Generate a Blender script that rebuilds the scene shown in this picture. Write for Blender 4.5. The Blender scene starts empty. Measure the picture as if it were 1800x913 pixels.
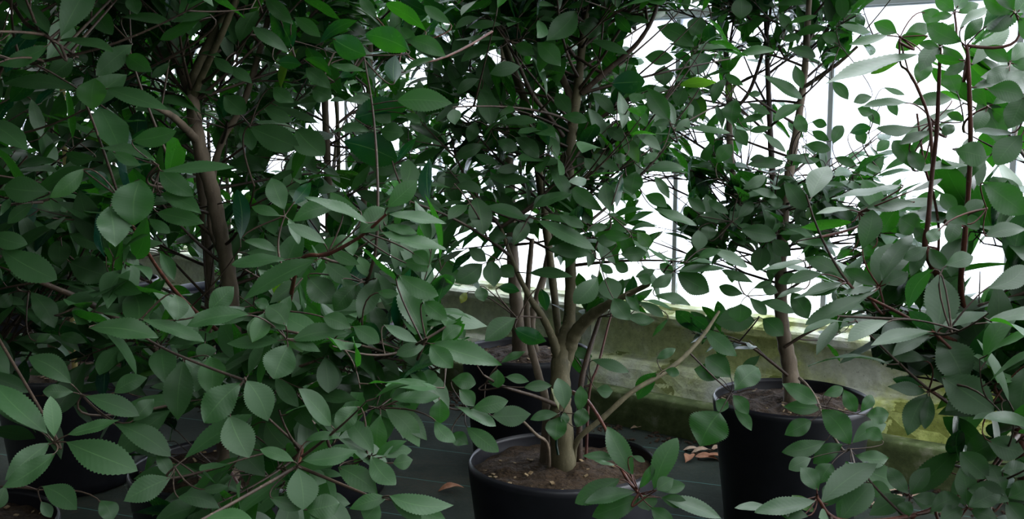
import bpy, math, random
import numpy as np
from mathutils import Vector, Matrix

# ---------------------------------------------------------------- camera, world, exposure
SC = bpy.context.scene
COL = SC.collection
FPX = 1930.0                      # focal length in pixels of the 1800 px wide frame
PITCH = math.radians(7.5)
CAMZ = 1.06
cam_data = bpy.data.cameras.new('camera')
cam_data.sensor_width = 36.0
cam_data.lens = 36.0 * FPX / 1800.0
cam_data.clip_start = 0.05
cam = bpy.data.objects.new('camera', cam_data)
COL.objects.link(cam)
cam.location = (0, 0, CAMZ)
cam.rotation_euler = (math.pi / 2 - PITCH, 0, 0)
SC.camera = cam

SC.view_settings.view_transform = 'Standard'
SC.view_settings.look = 'None'
SC.view_settings.gamma = 1.0
SC.view_settings.use_curve_mapping = False
SC.view_settings.exposure = -0.25
SC.cycles.use_denoising = True
SC.cycles.max_bounces = 8
SC.cycles.diffuse_bounces = 4
SC.cycles.transparent_max_bounces = 8

SKY_BRIGHT, SKY_DIM, SKY_OUT = 2.9, 0.17, 9.5
world = bpy.data.worlds.new('overcast_sky')
SC.world = world
world.use_nodes = True
wn, wl = world.node_tree.nodes, world.node_tree.links
wn.clear()
w_out = wn.new('ShaderNodeOutputWorld')
w_bg = wn.new('ShaderNodeBackground')
w_tc = wn.new('ShaderNodeTexCoord')
w_dot = wn.new('ShaderNodeVectorMath'); w_dot.operation = 'DOT_PRODUCT'
w_dot.inputs[1].default_value = (0.66, -0.22, 0.72)      # brighter sky over the glazed side
w_map = wn.new('ShaderNodeMapRange')
w_map.inputs['From Min'].default_value = 0.25
w_map.inputs['From Max'].default_value = 0.92
w_map.inputs['To Min'].default_value = SKY_DIM
w_map.inputs['To Max'].default_value = SKY_BRIGHT
w_map.interpolation_type = 'SMOOTHSTEP'
wl.new(w_tc.outputs['Generated'], w_dot.inputs[0])
wl.new(w_dot.outputs['Value'], w_map.inputs['Value'])
w_dot2 = wn.new('ShaderNodeVectorMath'); w_dot2.operation = 'DOT_PRODUCT'
w_dot2.inputs[1].default_value = (0.55, 0.75, 0.36)      # open sky outside the glazed wall
w_out2 = wn.new('ShaderNodeMapRange'); w_out2.interpolation_type = 'SMOOTHSTEP'
w_out2.inputs['From Min'].default_value = 0.1; w_out2.inputs['From Max'].default_value = 0.95
w_out2.inputs['To Min'].default_value = 0.0; w_out2.inputs['To Max'].default_value = SKY_OUT
w_add = wn.new('ShaderNodeMath'); w_add.operation = 'ADD'
wl.new(w_tc.outputs['Generated'], w_dot2.inputs[0]); wl.new(w_dot2.outputs['Value'], w_out2.inputs['Value'])
wl.new(w_map.outputs['Result'], w_add.inputs[0]); wl.new(w_out2.outputs['Result'], w_add.inputs[1])
wl.new(w_add.outputs[0], w_bg.inputs['Strength'])
w_bg.inputs['Color'].default_value = (0.90, 0.945, 1.0, 1)
wl.new(w_bg.outputs['Background'], w_out.inputs['Surface'])

# ---------------------------------------------------------------- projection helpers
CP, SP = math.cos(PITCH), math.sin(PITCH)
CAM = np.array([0, 0, CAMZ])
FW = np.array([0, CP, -SP]); UPV = np.array([0, SP, CP]); RT = np.array([1.0, 0, 0])

def pt(px, py, d):
    """the place d metres in front of the camera that the photograph shows at px, py"""
    return CAM + d * (FW + (px - 900.0) / FPX * RT + (456.5 - py) / FPX * UPV)

def on_height(px, py, z):
    v = (456.5 - py) / FPX
    return pt(px, py, (CAMZ - z) / (SP - v * CP))

def proj(p):
    q = np.asarray(p) - CAM
    d = q @ FW
    return 900 + FPX * (q @ RT) / d, 456.5 - FPX * (q @ UPV) / d, d

# wall: runs away to the left
WA = math.radians(52)
WDIR = np.array([-math.sin(WA), math.cos(WA), 0.0])     # along the wall, away
WNRM = np.array([math.cos(WA), math.sin(WA), 0.0])      # through the wall, outward
WORG = np.array([0.0, 3.96, 0.0])
def wpt(s, d, z):
    return WORG + s * WDIR + d * WNRM + np.array([0, 0, z])
def behind(p):
    return (np.asarray(p) - WORG) @ WNRM                # >0: beyond the plinth's face

# ---------------------------------------------------------------- material helpers
def mat(name):
    m = bpy.data.materials.new(name)
    m.use_nodes = True
    n, l = m.node_tree.nodes, m.node_tree.links
    n.clear()
    out = n.new('ShaderNodeOutputMaterial')
    return m, n, l, out

def noise(n, l, scale, detail=4, rough=0.55, coord='Object', vec=None):
    t = n.new('ShaderNodeTexNoise')
    t.inputs['Scale'].default_value = scale
    t.inputs['Detail'].default_value = detail
    t.inputs['Roughness'].default_value = rough
    if vec is None:
        c = n.new('ShaderNodeTexCoord')
        l.new(c.outputs[coord], t.inputs['Vector'])
    else:
        l.new(vec, t.inputs['Vector'])
    return t

def ramp(n, l, src, stops):
    r = n.new('ShaderNodeValToRGB')
    while len(r.color_ramp.elements) < len(stops):
        r.color_ramp.elements.new(0.5)
    for e, (p, c) in zip(r.color_ramp.elements, stops):
        e.position = p
        e.color = (c[0], c[1], c[2], 1) if not isinstance(c, (int, float)) else (c, c, c, 1)
    l.new(src, r.inputs['Fac'])
    return r

def mixc(n, l, fac, a, b, mode='MIX'):
    m = n.new('ShaderNodeMix'); m.data_type = 'RGBA'; m.blend_type = mode
    for sock, v in ((m.inputs['Factor'], fac), (m.inputs[6], a), (m.inputs[7], b)):
        if hasattr(v, 'is_output'):
            l.new(v, sock)
        elif isinstance(v, (int, float)):
            sock.default_value = v
        else:
            sock.default_value = (v[0], v[1], v[2], 1)
    return m.outputs[2]

def math_n(n, l, op, a, b=None, c=None):
    m = n.new('ShaderNodeMath'); m.operation = op
    for i, v in enumerate((a, b, c)):
        if v is None: continue
        if hasattr(v, 'is_output'): l.new(v, m.inputs[i])
        else: m.inputs[i].default_value = v
    return m.outputs[0]

def bump(n, l, h, strength, dist=0.01):
    b = n.new('ShaderNodeBump')
    b.inputs['Strength'].default_value = strength
    b.inputs['Distance'].default_value = dist
    l.new(h, b.inputs['Height'])
    return b.outputs['Normal']

def princ(n, l, out, rough=0.5, spec=0.5):
    p = n.new('ShaderNodeBsdfPrincipled')
    p.inputs['Roughness'].default_value = rough
    p.inputs['Specular IOR Level'].default_value = spec
    l.new(p.outputs[0], out.inputs['Surface'])
    return p

def leaf_material(name='glossy_leaf', gloss=0.42):
    m, n, l, out = mat(name)
    at = n.new('ShaderNodeAttribute'); at.attribute_name = 'tone'
    uv = n.new('ShaderNodeUVMap'); uv.uv_map = 'UVMap'
    sx = n.new('ShaderNodeSeparateXYZ'); l.new(uv.outputs[0], sx.inputs[0])
    u = math_n(n, l, 'ABSOLUTE', math_n(n, l, 'MULTIPLY_ADD', sx.outputs[0], 2.0, -1.0))
    v = sx.outputs[1]
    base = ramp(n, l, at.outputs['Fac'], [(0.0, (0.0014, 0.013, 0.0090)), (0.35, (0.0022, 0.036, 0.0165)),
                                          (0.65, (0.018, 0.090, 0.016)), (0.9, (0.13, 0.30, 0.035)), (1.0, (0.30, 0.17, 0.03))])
    nz = noise(n, l, 28, 3)
    base2 = mixc(n, l, math_n(n, l, 'MULTIPLY', nz.outputs['Fac'], 0.35), base.outputs[0], (0.003, 0.032, 0.019))
    # pale midrib, fine side veins
    mid = math_n(n, l, 'LESS_THAN', u, math_n(n, l, 'MULTIPLY_ADD', v, -0.028, 0.045))
    side = math_n(n, l, 'SINE', math_n(n, l, 'MULTIPLY', math_n(n, l, 'SUBTRACT', v, math_n(n, l, 'MULTIPLY', u, 0.16)), 75.0))
    sidev = math_n(n, l, 'GREATER_THAN', side, 0.955)
    base3 = mixc(n, l, math_n(n, l, 'MULTIPLY', sidev, 0.07), base2, (0.03, 0.09, 0.03))
    base4 = mixc(n, l, math_n(n, l, 'MULTIPLY', mid, 0.65), base3, (0.08, 0.17, 0.06))
    geo = n.new('ShaderNodeNewGeometry')
    under = mixc(n, l, 0.55, base4, (0.045, 0.11, 0.03))     # the leaf's paler lower side
    colr = mixc(n, l, geo.outputs['Backfacing'], base4, under)
    p = n.new('ShaderNodeBsdfPrincipled')
    l.new(colr, p.inputs['Base Color'])
    nr = noise(n, l, 60, 2)
    rg = math_n(n, l, 'MULTIPLY_ADD', nr.outputs['Fac'], 0.16, 0.17)
    rg2 = math_n(n, l, 'ADD', rg, math_n(n, l, 'MULTIPLY', geo.outputs['Backfacing'], 0.2))
    l.new(rg2, p.inputs['Roughness'])
    p.inputs['Specular IOR Level'].default_value = gloss
    h = math_n(n, l, 'ADD', math_n(n, l, 'MULTIPLY', side, 0.35), math_n(n, l, 'MULTIPLY', nz.outputs['Fac'], 1.2))
    l.new(bump(n, l, h, 0.06, 0.001), p.inputs['Normal'])
    tr = n.new('ShaderNodeBsdfTranslucent')
    tc = ramp(n, l, at.outputs['Fac'], [(0.0, (0.02, 0.13, 0.008)), (0.5, (0.05, 0.27, 0.010)), (0.9, (0.30, 0.55, 0.03)), (1.0, (0.45, 0.25, 0.02))])
    l.new(tc.outputs[0], tr.inputs['Color'])
    mx = n.new('ShaderNodeMixShader'); mx.inputs[0].default_value = 0.25
    l.new(p.outputs[0], mx.inputs[1]); l.new(tr.outputs[0], mx.inputs[2])
    l.new(mx.outputs[0], out.inputs['Surface'])
    return m

def bark_material(name, c0, c1, rough=0.75, scale=40):
    m, n, l, out = mat(name)
    p = princ(n, l, out, rough, 0.35)
    co = n.new('ShaderNodeTexCoord')
    mp = n.new('ShaderNodeMapping'); mp.inputs['Scale'].default_value = (1, 1, 0.3)
    l.new(co.outputs['Object'], mp.inputs['Vector'])
    z = noise(n, l, scale, 5, 0.6, vec=mp.outputs[0])
    r = ramp(n, l, z.outputs['Fac'], [(0.3, c0), (0.7, c1)])
    z2 = noise(n, l, 220, 2)
    spots = math_n(n, l, 'GREATER_THAN', z2.outputs['Fac'], 0.66)
    l.new(mixc(n, l, math_n(n, l, 'MULTIPLY', spots, 0.4), r.outputs[0], (0.20, 0.16, 0.10)), p.inputs['Base Color'])
    l.new(bump(n, l, z.outputs['Fac'], 0.5, 0.004), p.inputs['Normal'])
    return m

def concrete_material():
    m, n, l, out = mat('algae_stained_concrete')
    p = princ(n, l, out, 0.85, 0.25)
    z1 = noise(n, l, 5, 6, 0.6); z2 = noise(n, l, 34, 5, 0.65); z3 = noise(n, l, 150, 2)
    base = ramp(n, l, z2.outputs['Fac'], [(0.25, (0.50, 0.51, 0.42)), (0.6, (0.72, 0.73, 0.64)), (0.8, (0.82, 0.83, 0.76))])
    alg = ramp(n, l, z1.outputs['Fac'], [(0.38, 0.0), (0.56, 1.0)])
    # algae grows thicker to the damp right end and on the upper ledge
    co = n.new('ShaderNodeTexCoord'); sp = n.new('ShaderNodeSeparateXYZ'); l.new(co.outputs['Object'], sp.inputs[0])
    right = n.new('ShaderNodeMapRange'); l.new(sp.outputs[0], right.inputs[0])
    right.inputs[1].default_value = -0.3; right.inputs[2].default_value = 1.3; right.inputs[3].default_value = 0.25; right.inputs[4].default_value = 0.9
    f = math_n(n, l, 'MULTIPLY', alg.outputs[0], right.outputs[0])
    algc = ramp(n, l, z2.outputs['Fac'], [(0.3, (0.27, 0.32, 0.03)), (0.65, (0.56, 0.62, 0.13))])
    c1 = mixc(n, l, f, base.outputs[0], algc.outputs[0])
    nrm = n.new('ShaderNodeNewGeometry'); sn = n.new('ShaderNodeSeparateXYZ'); l.new(nrm.outputs['True Normal'], sn.inputs[0])
    moss = math_n(n, l, 'MULTIPLY', math_n(n, l, 'GREATER_THAN', z1.outputs['Fac'], 0.57), math_n(n, l, 'GREATER_THAN', sn.outputs[2], 0.25))
    c2 = mixc(n, l, math_n(n, l, 'MULTIPLY', moss, 0.75), c1, (0.10, 0.12, 0.012))
    pits = math_n(n, l, 'GREATER_THAN', z3.outputs['Fac'], 0.68)
    c3 = mixc(n, l, math_n(n, l, 'MULTIPLY', pits, 0.5), c2, (0.09, 0.09, 0.06))
    l.new(c3, p.inputs['Base Color'])
    hh = math_n(n, l, 'ADD', z2.outputs['Fac'], math_n(n, l, 'MULTIPLY', z1.outputs['Fac'], 0.5))
    l.new(bump(n, l, hh, 0.6, 0.006), p.inputs['Normal'])
    return m

def plinth_material():
    m, n, l, out = mat('dark_mossy_plinth')
    p = princ(n, l, out, 0.9, 0.2)
    z = noise(n, l, 16, 6, 0.65)
    r = ramp(n, l, z.outputs['Fac'], [(0.3, (0.045, 0.06, 0.022)), (0.55, (0.10, 0.13, 0.05)), (0.75, (0.25, 0.25, 0.17))])
    l.new(r.outputs[0], p.inputs['Base Color'])
    l.new(bump(n, l, z.outputs['Fac'], 0.5, 0.006), p.inputs['Normal'])
    return m

def opal_material():
    m, n, l, out = mat('opal_sheeting')
    z1 = noise(n, l, 3.0, 5, 0.6); z2 = noise(n, l, 45, 6, 0.7)
    tint = ramp(n, l, z1.outputs['Fac'], [(0.3, (0.80, 0.84, 0.93)), (0.65, (0.96, 0.97, 1.0))])
    # lichen specks along the sheet's lower edge
    co = n.new('ShaderNodeTexCoord'); sp = n.new('ShaderNodeSeparateXYZ'); l.new(co.outputs['Object'], sp.inputs[0])
    low = n.new('ShaderNodeMapRange'); l.new(sp.outputs[2], low.inputs[0])
    low.inputs[1].default_value = 0.40; low.inputs[2].default_value = 0.85; low.inputs[3].default_value = 0.50; low.inputs[4].default_value = 0.69
    sk = math_n(n, l, 'GREATER_THAN', z2.outputs['Fac'], low.outputs[0])
    c = mixc(n, l, math_n(n, l, 'MULTIPLY', sk, 0.5), tint.outputs[0], (0.42, 0.45, 0.30))
    tr = n.new('ShaderNodeBsdfTranslucent'); l.new(c, tr.inputs['Color'])
    tp = n.new('ShaderNodeBsdfTransparent'); l.new(c, tp.inputs['Color'])
    df = n.new('ShaderNodeBsdfDiffuse'); l.new(c, df.inputs['Color'])
    m1 = n.new('ShaderNodeMixShader'); m1.inputs[0].default_value = 0.2
    l.new(tr.outputs[0], m1.inputs[1]); l.new(tp.outputs[0], m1.inputs[2])
    m2 = n.new('ShaderNodeMixShader'); m2.inputs[0].default_value = 0.12
    l.new(m1.outputs[0], m2.inputs[1]); l.new(df.outputs[0], m2.inputs[2])
    l.new(m2.outputs[0], out.inputs['Surface'])
    return m

def simple(name, c, rough=0.5, spec=0.5, var=None, scale=20, bmp=0.0):
    m, n, l, out = mat(name)
    p = princ(n, l, out, rough, spec)
    z = noise(n, l, scale, 5, 0.6)
    r = ramp(n, l, z.outputs['Fac'], [(0.3, c), (0.7, var or c)])
    l.new(r.outputs[0], p.inputs['Base Color'])
    if bmp:
        l.new(bump(n, l, z.outputs['Fac'], bmp, 0.006), p.inputs['Normal'])
    return m

def floor_material():
    m, n, l, out = mat('woven_ground_cover')
    p = princ(n, l, out, 0.9, 0.1)
    z = noise(n, l, 2.2, 6, 0.65); z2 = noise(n, l, 60, 5, 0.7)
    base = ramp(n, l, z.outputs['Fac'], [(0.35, (0.012, 0.016, 0.012)), (0.55, (0.022, 0.029, 0.022)), (0.72, (0.042, 0.044, 0.032))])
    dirt = ramp(n, l, z2.outputs['Fac'], [(0.55, 0.0), (0.68, 1.0)])
    zz = ramp(n, l, z.outputs['Fac'], [(0.45, 0.1), (0.65, 0.9)])
    c = mixc(n, l, math_n(n, l, 'MULTIPLY', dirt.outputs[0], zz.outputs[0]), base.outputs[0], (0.05, 0.035, 0.02))
    co = n.new('ShaderNodeTexCoord'); mp = n.new('ShaderNodeMapping')
    mp.inputs['Rotation'].default_value = (0, 0, math.radians(22))
    l.new(co.outputs['Object'], mp.inputs['Vector'])
    sp = n.new('ShaderNodeSeparateXYZ'); l.new(mp.outputs[0], sp.inputs[0])
    fr = math_n(n, l, 'FRACT', math_n(n, l, 'MULTIPLY', sp.outputs[1], 3.6))
    ln = math_n(n, l, 'LESS_THAN', fr, 0.014)
    c = mixc(n, l, math_n(n, l, 'MULTIPLY', ln, 0.7), c, (0.06, 0.17, 0.15))
    l.new(c, p.inputs['Base Color'])
    wv = n.new('ShaderNodeTexChecker'); wv.inputs['Scale'].default_value = 420
    l.new(co.outputs['Object'], wv.inputs['Vector'])
    h = math_n(n, l, 'ADD', math_n(n, l, 'MULTIPLY', wv.outputs['Fac'], 0.2), z2.outputs['Fac'])
    l.new(bump(n, l, h, 0.4, 0.004), p.inputs['Normal'])
    return m

M_LEAF = leaf_material()
M_LEAFS = leaf_material('glossier_leaf', 0.68)  # leaf copy with gloss raised to brighten the sheen on shrub F
M_BARK = bark_material('grey_brown_bark', (0.075, 0.054, 0.036), (0.19, 0.145, 0.10))
M_BARKG = bark_material('olive_bark', (0.045, 0.040, 0.018), (0.115, 0.098, 0.05))
M_TWIG = bark_material('brown_twig', (0.022, 0.013, 0.009), (0.058, 0.036, 0.022), 0.6)
M_RED = bark_material('red_brown_shoot', (0.045, 0.013, 0.009), (0.11, 0.034, 0.02), 0.5)
M_POT = simple('black_plastic', (0.0045, 0.0045, 0.007), 0.42, 0.4, (0.008, 0.008, 0.012), 30, 0.05)
M_RIM = simple('bluish_black_plastic_rim', (0.010, 0.011, 0.022), 0.38, 0.5, (0.022, 0.024, 0.042), 50, 0.1)  # bluer and lighter black than the pot's side
M_SOIL = simple('peaty_potting_soil', (0.010, 0.006, 0.0035), 0.95, 0.2, (0.060, 0.037, 0.020), 110, 1.0)
M_CHIP = simple('wood_chip', (0.14, 0.09, 0.045), 0.85, 0.2, (0.28, 0.21, 0.12), 40)
M_CANE = simple('bamboo_cane', (0.30, 0.24, 0.07), 0.5, 0.4, (0.42, 0.35, 0.14), 12)
M_CONC = concrete_material()
M_PLINTH = plinth_material()
M_OPAL = opal_material()
M_METAL = simple('grey_galvanised_frame', (0.62, 0.65, 0.68), 0.45, 0.5, (0.74, 0.77, 0.80), 14)
M_FLOOR = floor_material()
M_DEAD = simple('dry_fallen_leaf', (0.20, 0.075, 0.035), 0.7, 0.3, (0.36, 0.17, 0.09), 45, 0.3)
M_DEADP = simple('pale_fallen_leaf', (0.30, 0.20, 0.13), 0.7, 0.3, (0.45, 0.33, 0.24), 45, 0.3)

# ---------------------------------------------------------------- mesh helpers
class MB:
    def __init__(s):
        s.v = []; s.f = []; s.n = 0; s.uv = []; s.tone = []
    def add(s, verts, faces, uv=None, tone=0.3):
        verts = np.asarray(verts, float).reshape(-1, 3); faces = np.asarray(faces, int)
        s.v.append(verts); s.f.append(faces + s.n); s.n += len(verts)
        s.uv.append(np.zeros((len(verts), 2)) if uv is None else uv)
        s.tone.append(np.full(len(verts), tone, float) if np.isscalar(tone) else tone)
    def build(s, name, m, parent=None, origin=None, leafy=False, smooth=True):
        v = np.vstack(s.v); f = np.vstack(s.f)
        o0 = np.zeros(3) if origin is None else np.asarray(origin, float)
        me = bpy.data.meshes.new(name)
        me.vertices.add(len(v)); me.vertices.foreach_set('co', (v - o0).astype(np.float32).ravel())
        k = f.shape[1]
        me.loops.add(f.size); me.loops.foreach_set('vertex_index', f.astype(np.int32).ravel())
        me.polygons.add(len(f))
        me.polygons.foreach_set('loop_start', np.arange(0, f.size, k, dtype=np.int32))
        me.polygons.foreach_set('loop_total', np.full(len(f), k, np.int32))
        me.polygons.foreach_set('use_smooth', np.full(len(f), smooth))
        if leafy:
            uvl = me.uv_layers.new(name='UVMap')
            uv = np.vstack(s.uv)[f.ravel()]
            uvl.data.foreach_set('uv', uv.astype(np.float32).ravel())
            a = me.attributes.new('tone', 'FLOAT', 'POINT')
            a.data.foreach_set('value', np.concatenate(s.tone).astype(np.float32))
        me.update(calc_edges=True); me.validate()
        me.materials.append(m)
        o = bpy.data.objects.new(name, me)
        COL.objects.link(o)
        if parent is not None:
            o.parent = parent
        elif origin is not None:
            o.location = o0
        return o

def grid_faces(nv, nu):
    i = np.arange((nv - 1) * (nu - 1)); r, c = i // (nu - 1), i % (nu - 1)
    a = r * nu + c
    return np.stack([a, a + 1, a + nu + 1, a + nu], 1)

def smooth_line(P, R, per=5):
    """Catmull-Rom through the points, radii interpolated"""
    P = np.asarray(P, float); R = np.asarray(R, float)
    if len(P) < 3:
        t = np.linspace(0, 1, per)[:, None]
        return P[0] + t * (P[1] - P[0]), R[0] + t[:, 0] * (R[1] - R[0])
    Q = np.vstack([2 * P[0] - P[1], P, 2 * P[-1] - P[-2]])
    out, ro = [], []
    for i in range(len(P) - 1):
        p0, p1, p2, p3 = Q[i:i + 4]
        for t in np.linspace(0, 1, per, endpoint=False):
            out.append(0.5 * ((2 * p1) + (-p0 + p2) * t + (2 * p0 - 5 * p1 + 4 * p2 - p3) * t * t + (-p0 + 3 * p1 - 3 * p2 + p3) * t ** 3))
            ro.append(R[i] + t * (R[i + 1] - R[i]))
    out.append(P[-1]); ro.append(R[-1])
    return np.array(out), np.array(ro)

def tube(mb, P, R, sides=6):
    P = np.asarray(P, float); R = np.asarray(R, float); k = len(P)
    T = np.gradient(P, axis=0); T /= np.linalg.norm(T, axis=1)[:, None] + 1e-9
    ref = np.array([0.31, 0.95, 0.1]) if abs(T[0][2]) > 0.6 else np.array([0.1, 0.2, 1.0])
    A = np.cross(T, ref); A /= np.linalg.norm(A, axis=1)[:, None] + 1e-9
    B = np.cross(T, A)
    th = np.linspace(0, 2 * np.pi, sides, endpoint=False)
    V = P[:, None] + R[:, None, None] * (np.cos(th)[None, :, None] * A[:, None] + np.sin(th)[None, :, None] * B[:, None])
    V = V.reshape(-1, 3)
    fs = []
    for i in range(k - 1):
        for j in range(sides):
            fs.append((i * sides + j, i * sides + (j + 1) % sides, (i + 1) * sides + (j + 1) % sides, (i + 1) * sides + j))
    V = np.vstack([V, P[0], P[-1]])
    n0 = k * sides
    for j in range(sides):
        fs.append((n0, (j + 1) % sides, j, n0)); b = (k - 1) * sides
        fs.append((n0 + 1, b + j, b + (j + 1) % sides, n0 + 1))
    fs = [f if len(set(f)) == 4 else f for f in fs]
    mb.add(V, np.array(fs))

def unit(v):
    v = np.asarray(v, float); return v / (np.linalg.norm(v) + 1e-9)

RNG = np.random.default_rng(7)

def add_leaf(mb, base, axis, normal, L, W, tone, hi=False, arch=None, fold=None, twist=None):
    """one leaf blade: an elliptic sheet with a folded midrib, an arched length and (hi) a toothed margin"""
    a = unit(axis); n = np.asarray(normal, float); n = unit(n - a * (n @ a)); s = np.cross(a, n)
    nv = 41 if hi else 10
    v = np.linspace(0, 1, nv)
    prof = v ** RNG.uniform(0.98, 1.30) * (1 - v) ** RNG.uniform(0.82, 1.20); prof /= prof.max()
    if hi:
        saw = np.where(np.arange(nv) % 2 == 0, 1.05, 0.95); saw[:6] = 1; prof = prof * saw
        prof[-1] = 0.0
    us = np.array([-1, -0.55, 0, 0.55, 1.0])
    arch = RNG.uniform(0.02, 0.10) if arch is None else arch
    fold = RNG.uniform(0.05, 0.32) if fold is None else fold
    twist = RNG.normal(0, 0.22) if twist is None else twist
    ph = RNG.uniform(0, 6.28); wav = RNG.uniform(0.0, 0.035)
    bend = RNG.normal(0, 0.05)
    x = us[None, :] * prof[:, None] * (W / 2)
    y = np.broadcast_to(v[:, None] * L, x.shape)
    z = arch * L * 4 * v[:, None] * (1 - v[:, None]) + fold * np.abs(x) * (1 - 0.35 * v[:, None])
    z = z + wav * W * np.sin(v[:, None] * 14 + ph + us[None, :] * 1.6) * np.abs(us[None, :])
    x = x + bend * L * 4 * v[:, None] * (1 - v[:, None])
    tw = (v[:, None] - 0.3) * twist
    x2 = x * np.cos(tw) - z * np.sin(tw) * 0.5; z2 = z + x * np.sin(tw)
    V = base + x2[..., None] * s + y[..., None] * a + z2[..., None] * n
    uv = np.stack([np.broadcast_to(us[None, :] * 0.5 + 0.5, x.shape), np.broadcast_to(v[:, None], x.shape)], -1).reshape(-1, 2)
    mb.add(V.reshape(-1, 3), grid_faces(nv, 5)[:, ::-1], uv, tone)

def lathe(mb, prof, seg=64, centre=(0, 0, 0)):
    prof = np.asarray(prof, float); k = len(prof)
    th = np.linspace(0, 2 * np.pi, seg, endpoint=False)
    V = np.stack([prof[:, None, 0] * np.cos(th), prof[:, None, 0] * np.sin(th), np.broadcast_to(prof[:, None, 1], (k, seg))], -1)
    fs = []
    for i in range(k - 1):
        for j in range(seg):
            fs.append((i * seg + j, i * seg + (j + 1) % seg, (i + 1) * seg + (j + 1) % seg, (i + 1) * seg + j))
    mb.add(V.reshape(-1, 3) + np.asarray(centre), np.array(fs))

def box(mb, P8):
    mb.add(P8, np.array([(0, 1, 2, 3), (7, 6, 5, 4), (0, 4, 5, 1), (1, 5, 6, 2), (2, 6, 7, 3), (3, 7, 4, 0)]))

def wbox(mb, s0, s1, d0, d1, z0, z1):
    box(mb, [wpt(s0, d0, z0), wpt(s0, d1, z0), wpt(s1, d1, z0), wpt(s1, d0, z0),
             wpt(s0, d0, z1), wpt(s0, d1, z1), wpt(s1, d1, z1), wpt(s1, d0, z1)])

def struct(o):
    o['kind'] = 'structure'; return o

# ---------------------------------------------------------------- the setting: floor, sill wall, glazing
S0, S1 = -2.3, 6.6
mb = MB()
fl = np.array([wpt(S1 + 1.2, 0.02, 0), wpt(S0 - 1.0, 0.02, 0), wpt(S0 - 1.0, -6.5, 0), wpt(S1 + 1.2, -6.5, 0)])
mb.add(fl, np.array([(3, 2, 1, 0)]))
struct(mb.build('floor', M_FLOOR, smooth=False))

def extrude_profile(prof, n=120, jit=0.002, seed=1):
    """the sill's section swept along the wall, slightly uneven like cast concrete"""
    r = np.random.default_rng(seed)
    ss = np.linspace(S0, S1, n); mbx = MB()
    prof = np.asarray(prof)
    V = np.array([[wpt(s, d + r.normal(0, jit), z + r.normal(0, jit * 0.5)) for d, z in prof] for s in ss])
    mbx.add(V.reshape(-1, 3), grid_faces(n, len(prof)))
    return mbx
pl = extrude_profile([(0.0, -0.02), (0.0, 0.03), (0.001, 0.09), (0.004, 0.112), (0.012, 0.118), (0.04, 0.12), (0.09, 0.122), (0.10, -0.02)])
struct(pl.build('trim_1', M_PLINTH))
sl = extrude_profile([(0.055, 0.10), (0.058, 0.122), (0.066, 0.15), (0.078, 0.185), (0.086, 0.202), (0.096, 0.21), (0.115, 0.212), (0.14, 0.213),
                      (0.15, 0.222), (0.152, 0.26), (0.152, 0.335), (0.148, 0.342), (0.118, 0.346), (0.110, 0.352), (0.109, 0.372), (0.116, 0.381),
                      (0.15, 0.387), (0.162, 0.391), (0.165, 0.402), (0.20, 0.408), (0.30, 0.412), (0.31, 0.10)], 160, 0.0015, 3)
struct(sl.build('wall_back', M_CONC, smooth=False))

POSTS = np.arange(-2.25, 6.5, 0.54) + 0.07
for i, (a, b) in enumerate(zip(POSTS[:-1], POSTS[1:])):
    mb = MB(); wbox(mb, a + 0.001, b - 0.001, 0.200, 0.204, 0.40, 2.35)
    struct(mb.build('window_%d' % (i + 1), M_OPAL, smooth=False))
k = 2
for s in POSTS:
    mb = MB(); wbox(mb, s - 0.011, s + 0.011, 0.206, 0.245, 0.40, 2.35)
    wbox(mb, s - 0.008, s + 0.008, 0.194, 0.1995, 0.405, 2.35)
    struct(mb.build('trim_%d' % k, M_METAL, smooth=False)); k += 1
mb = MB(); wbox(mb, S0, S1, 0.186, 0.26, 1.380, 1.404); wbox(mb, S0, S1, 0.176, 0.19, 1.386, 1.410)
struct(mb.build('trim_%d' % k, M_METAL, smooth=False))

k += 1
for s in (-1.863, -0.243, 1.377, 2.997, 4.617):        # shallow piers in the sill's face
    mb = MB(); wbox(mb, s - 0.02, s + 0.02, 0.128, 0.16, 0.212, 0.347)
    struct(mb.build('trim_%d' % k, M_CONC, smooth=False)); k += 1

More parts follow.
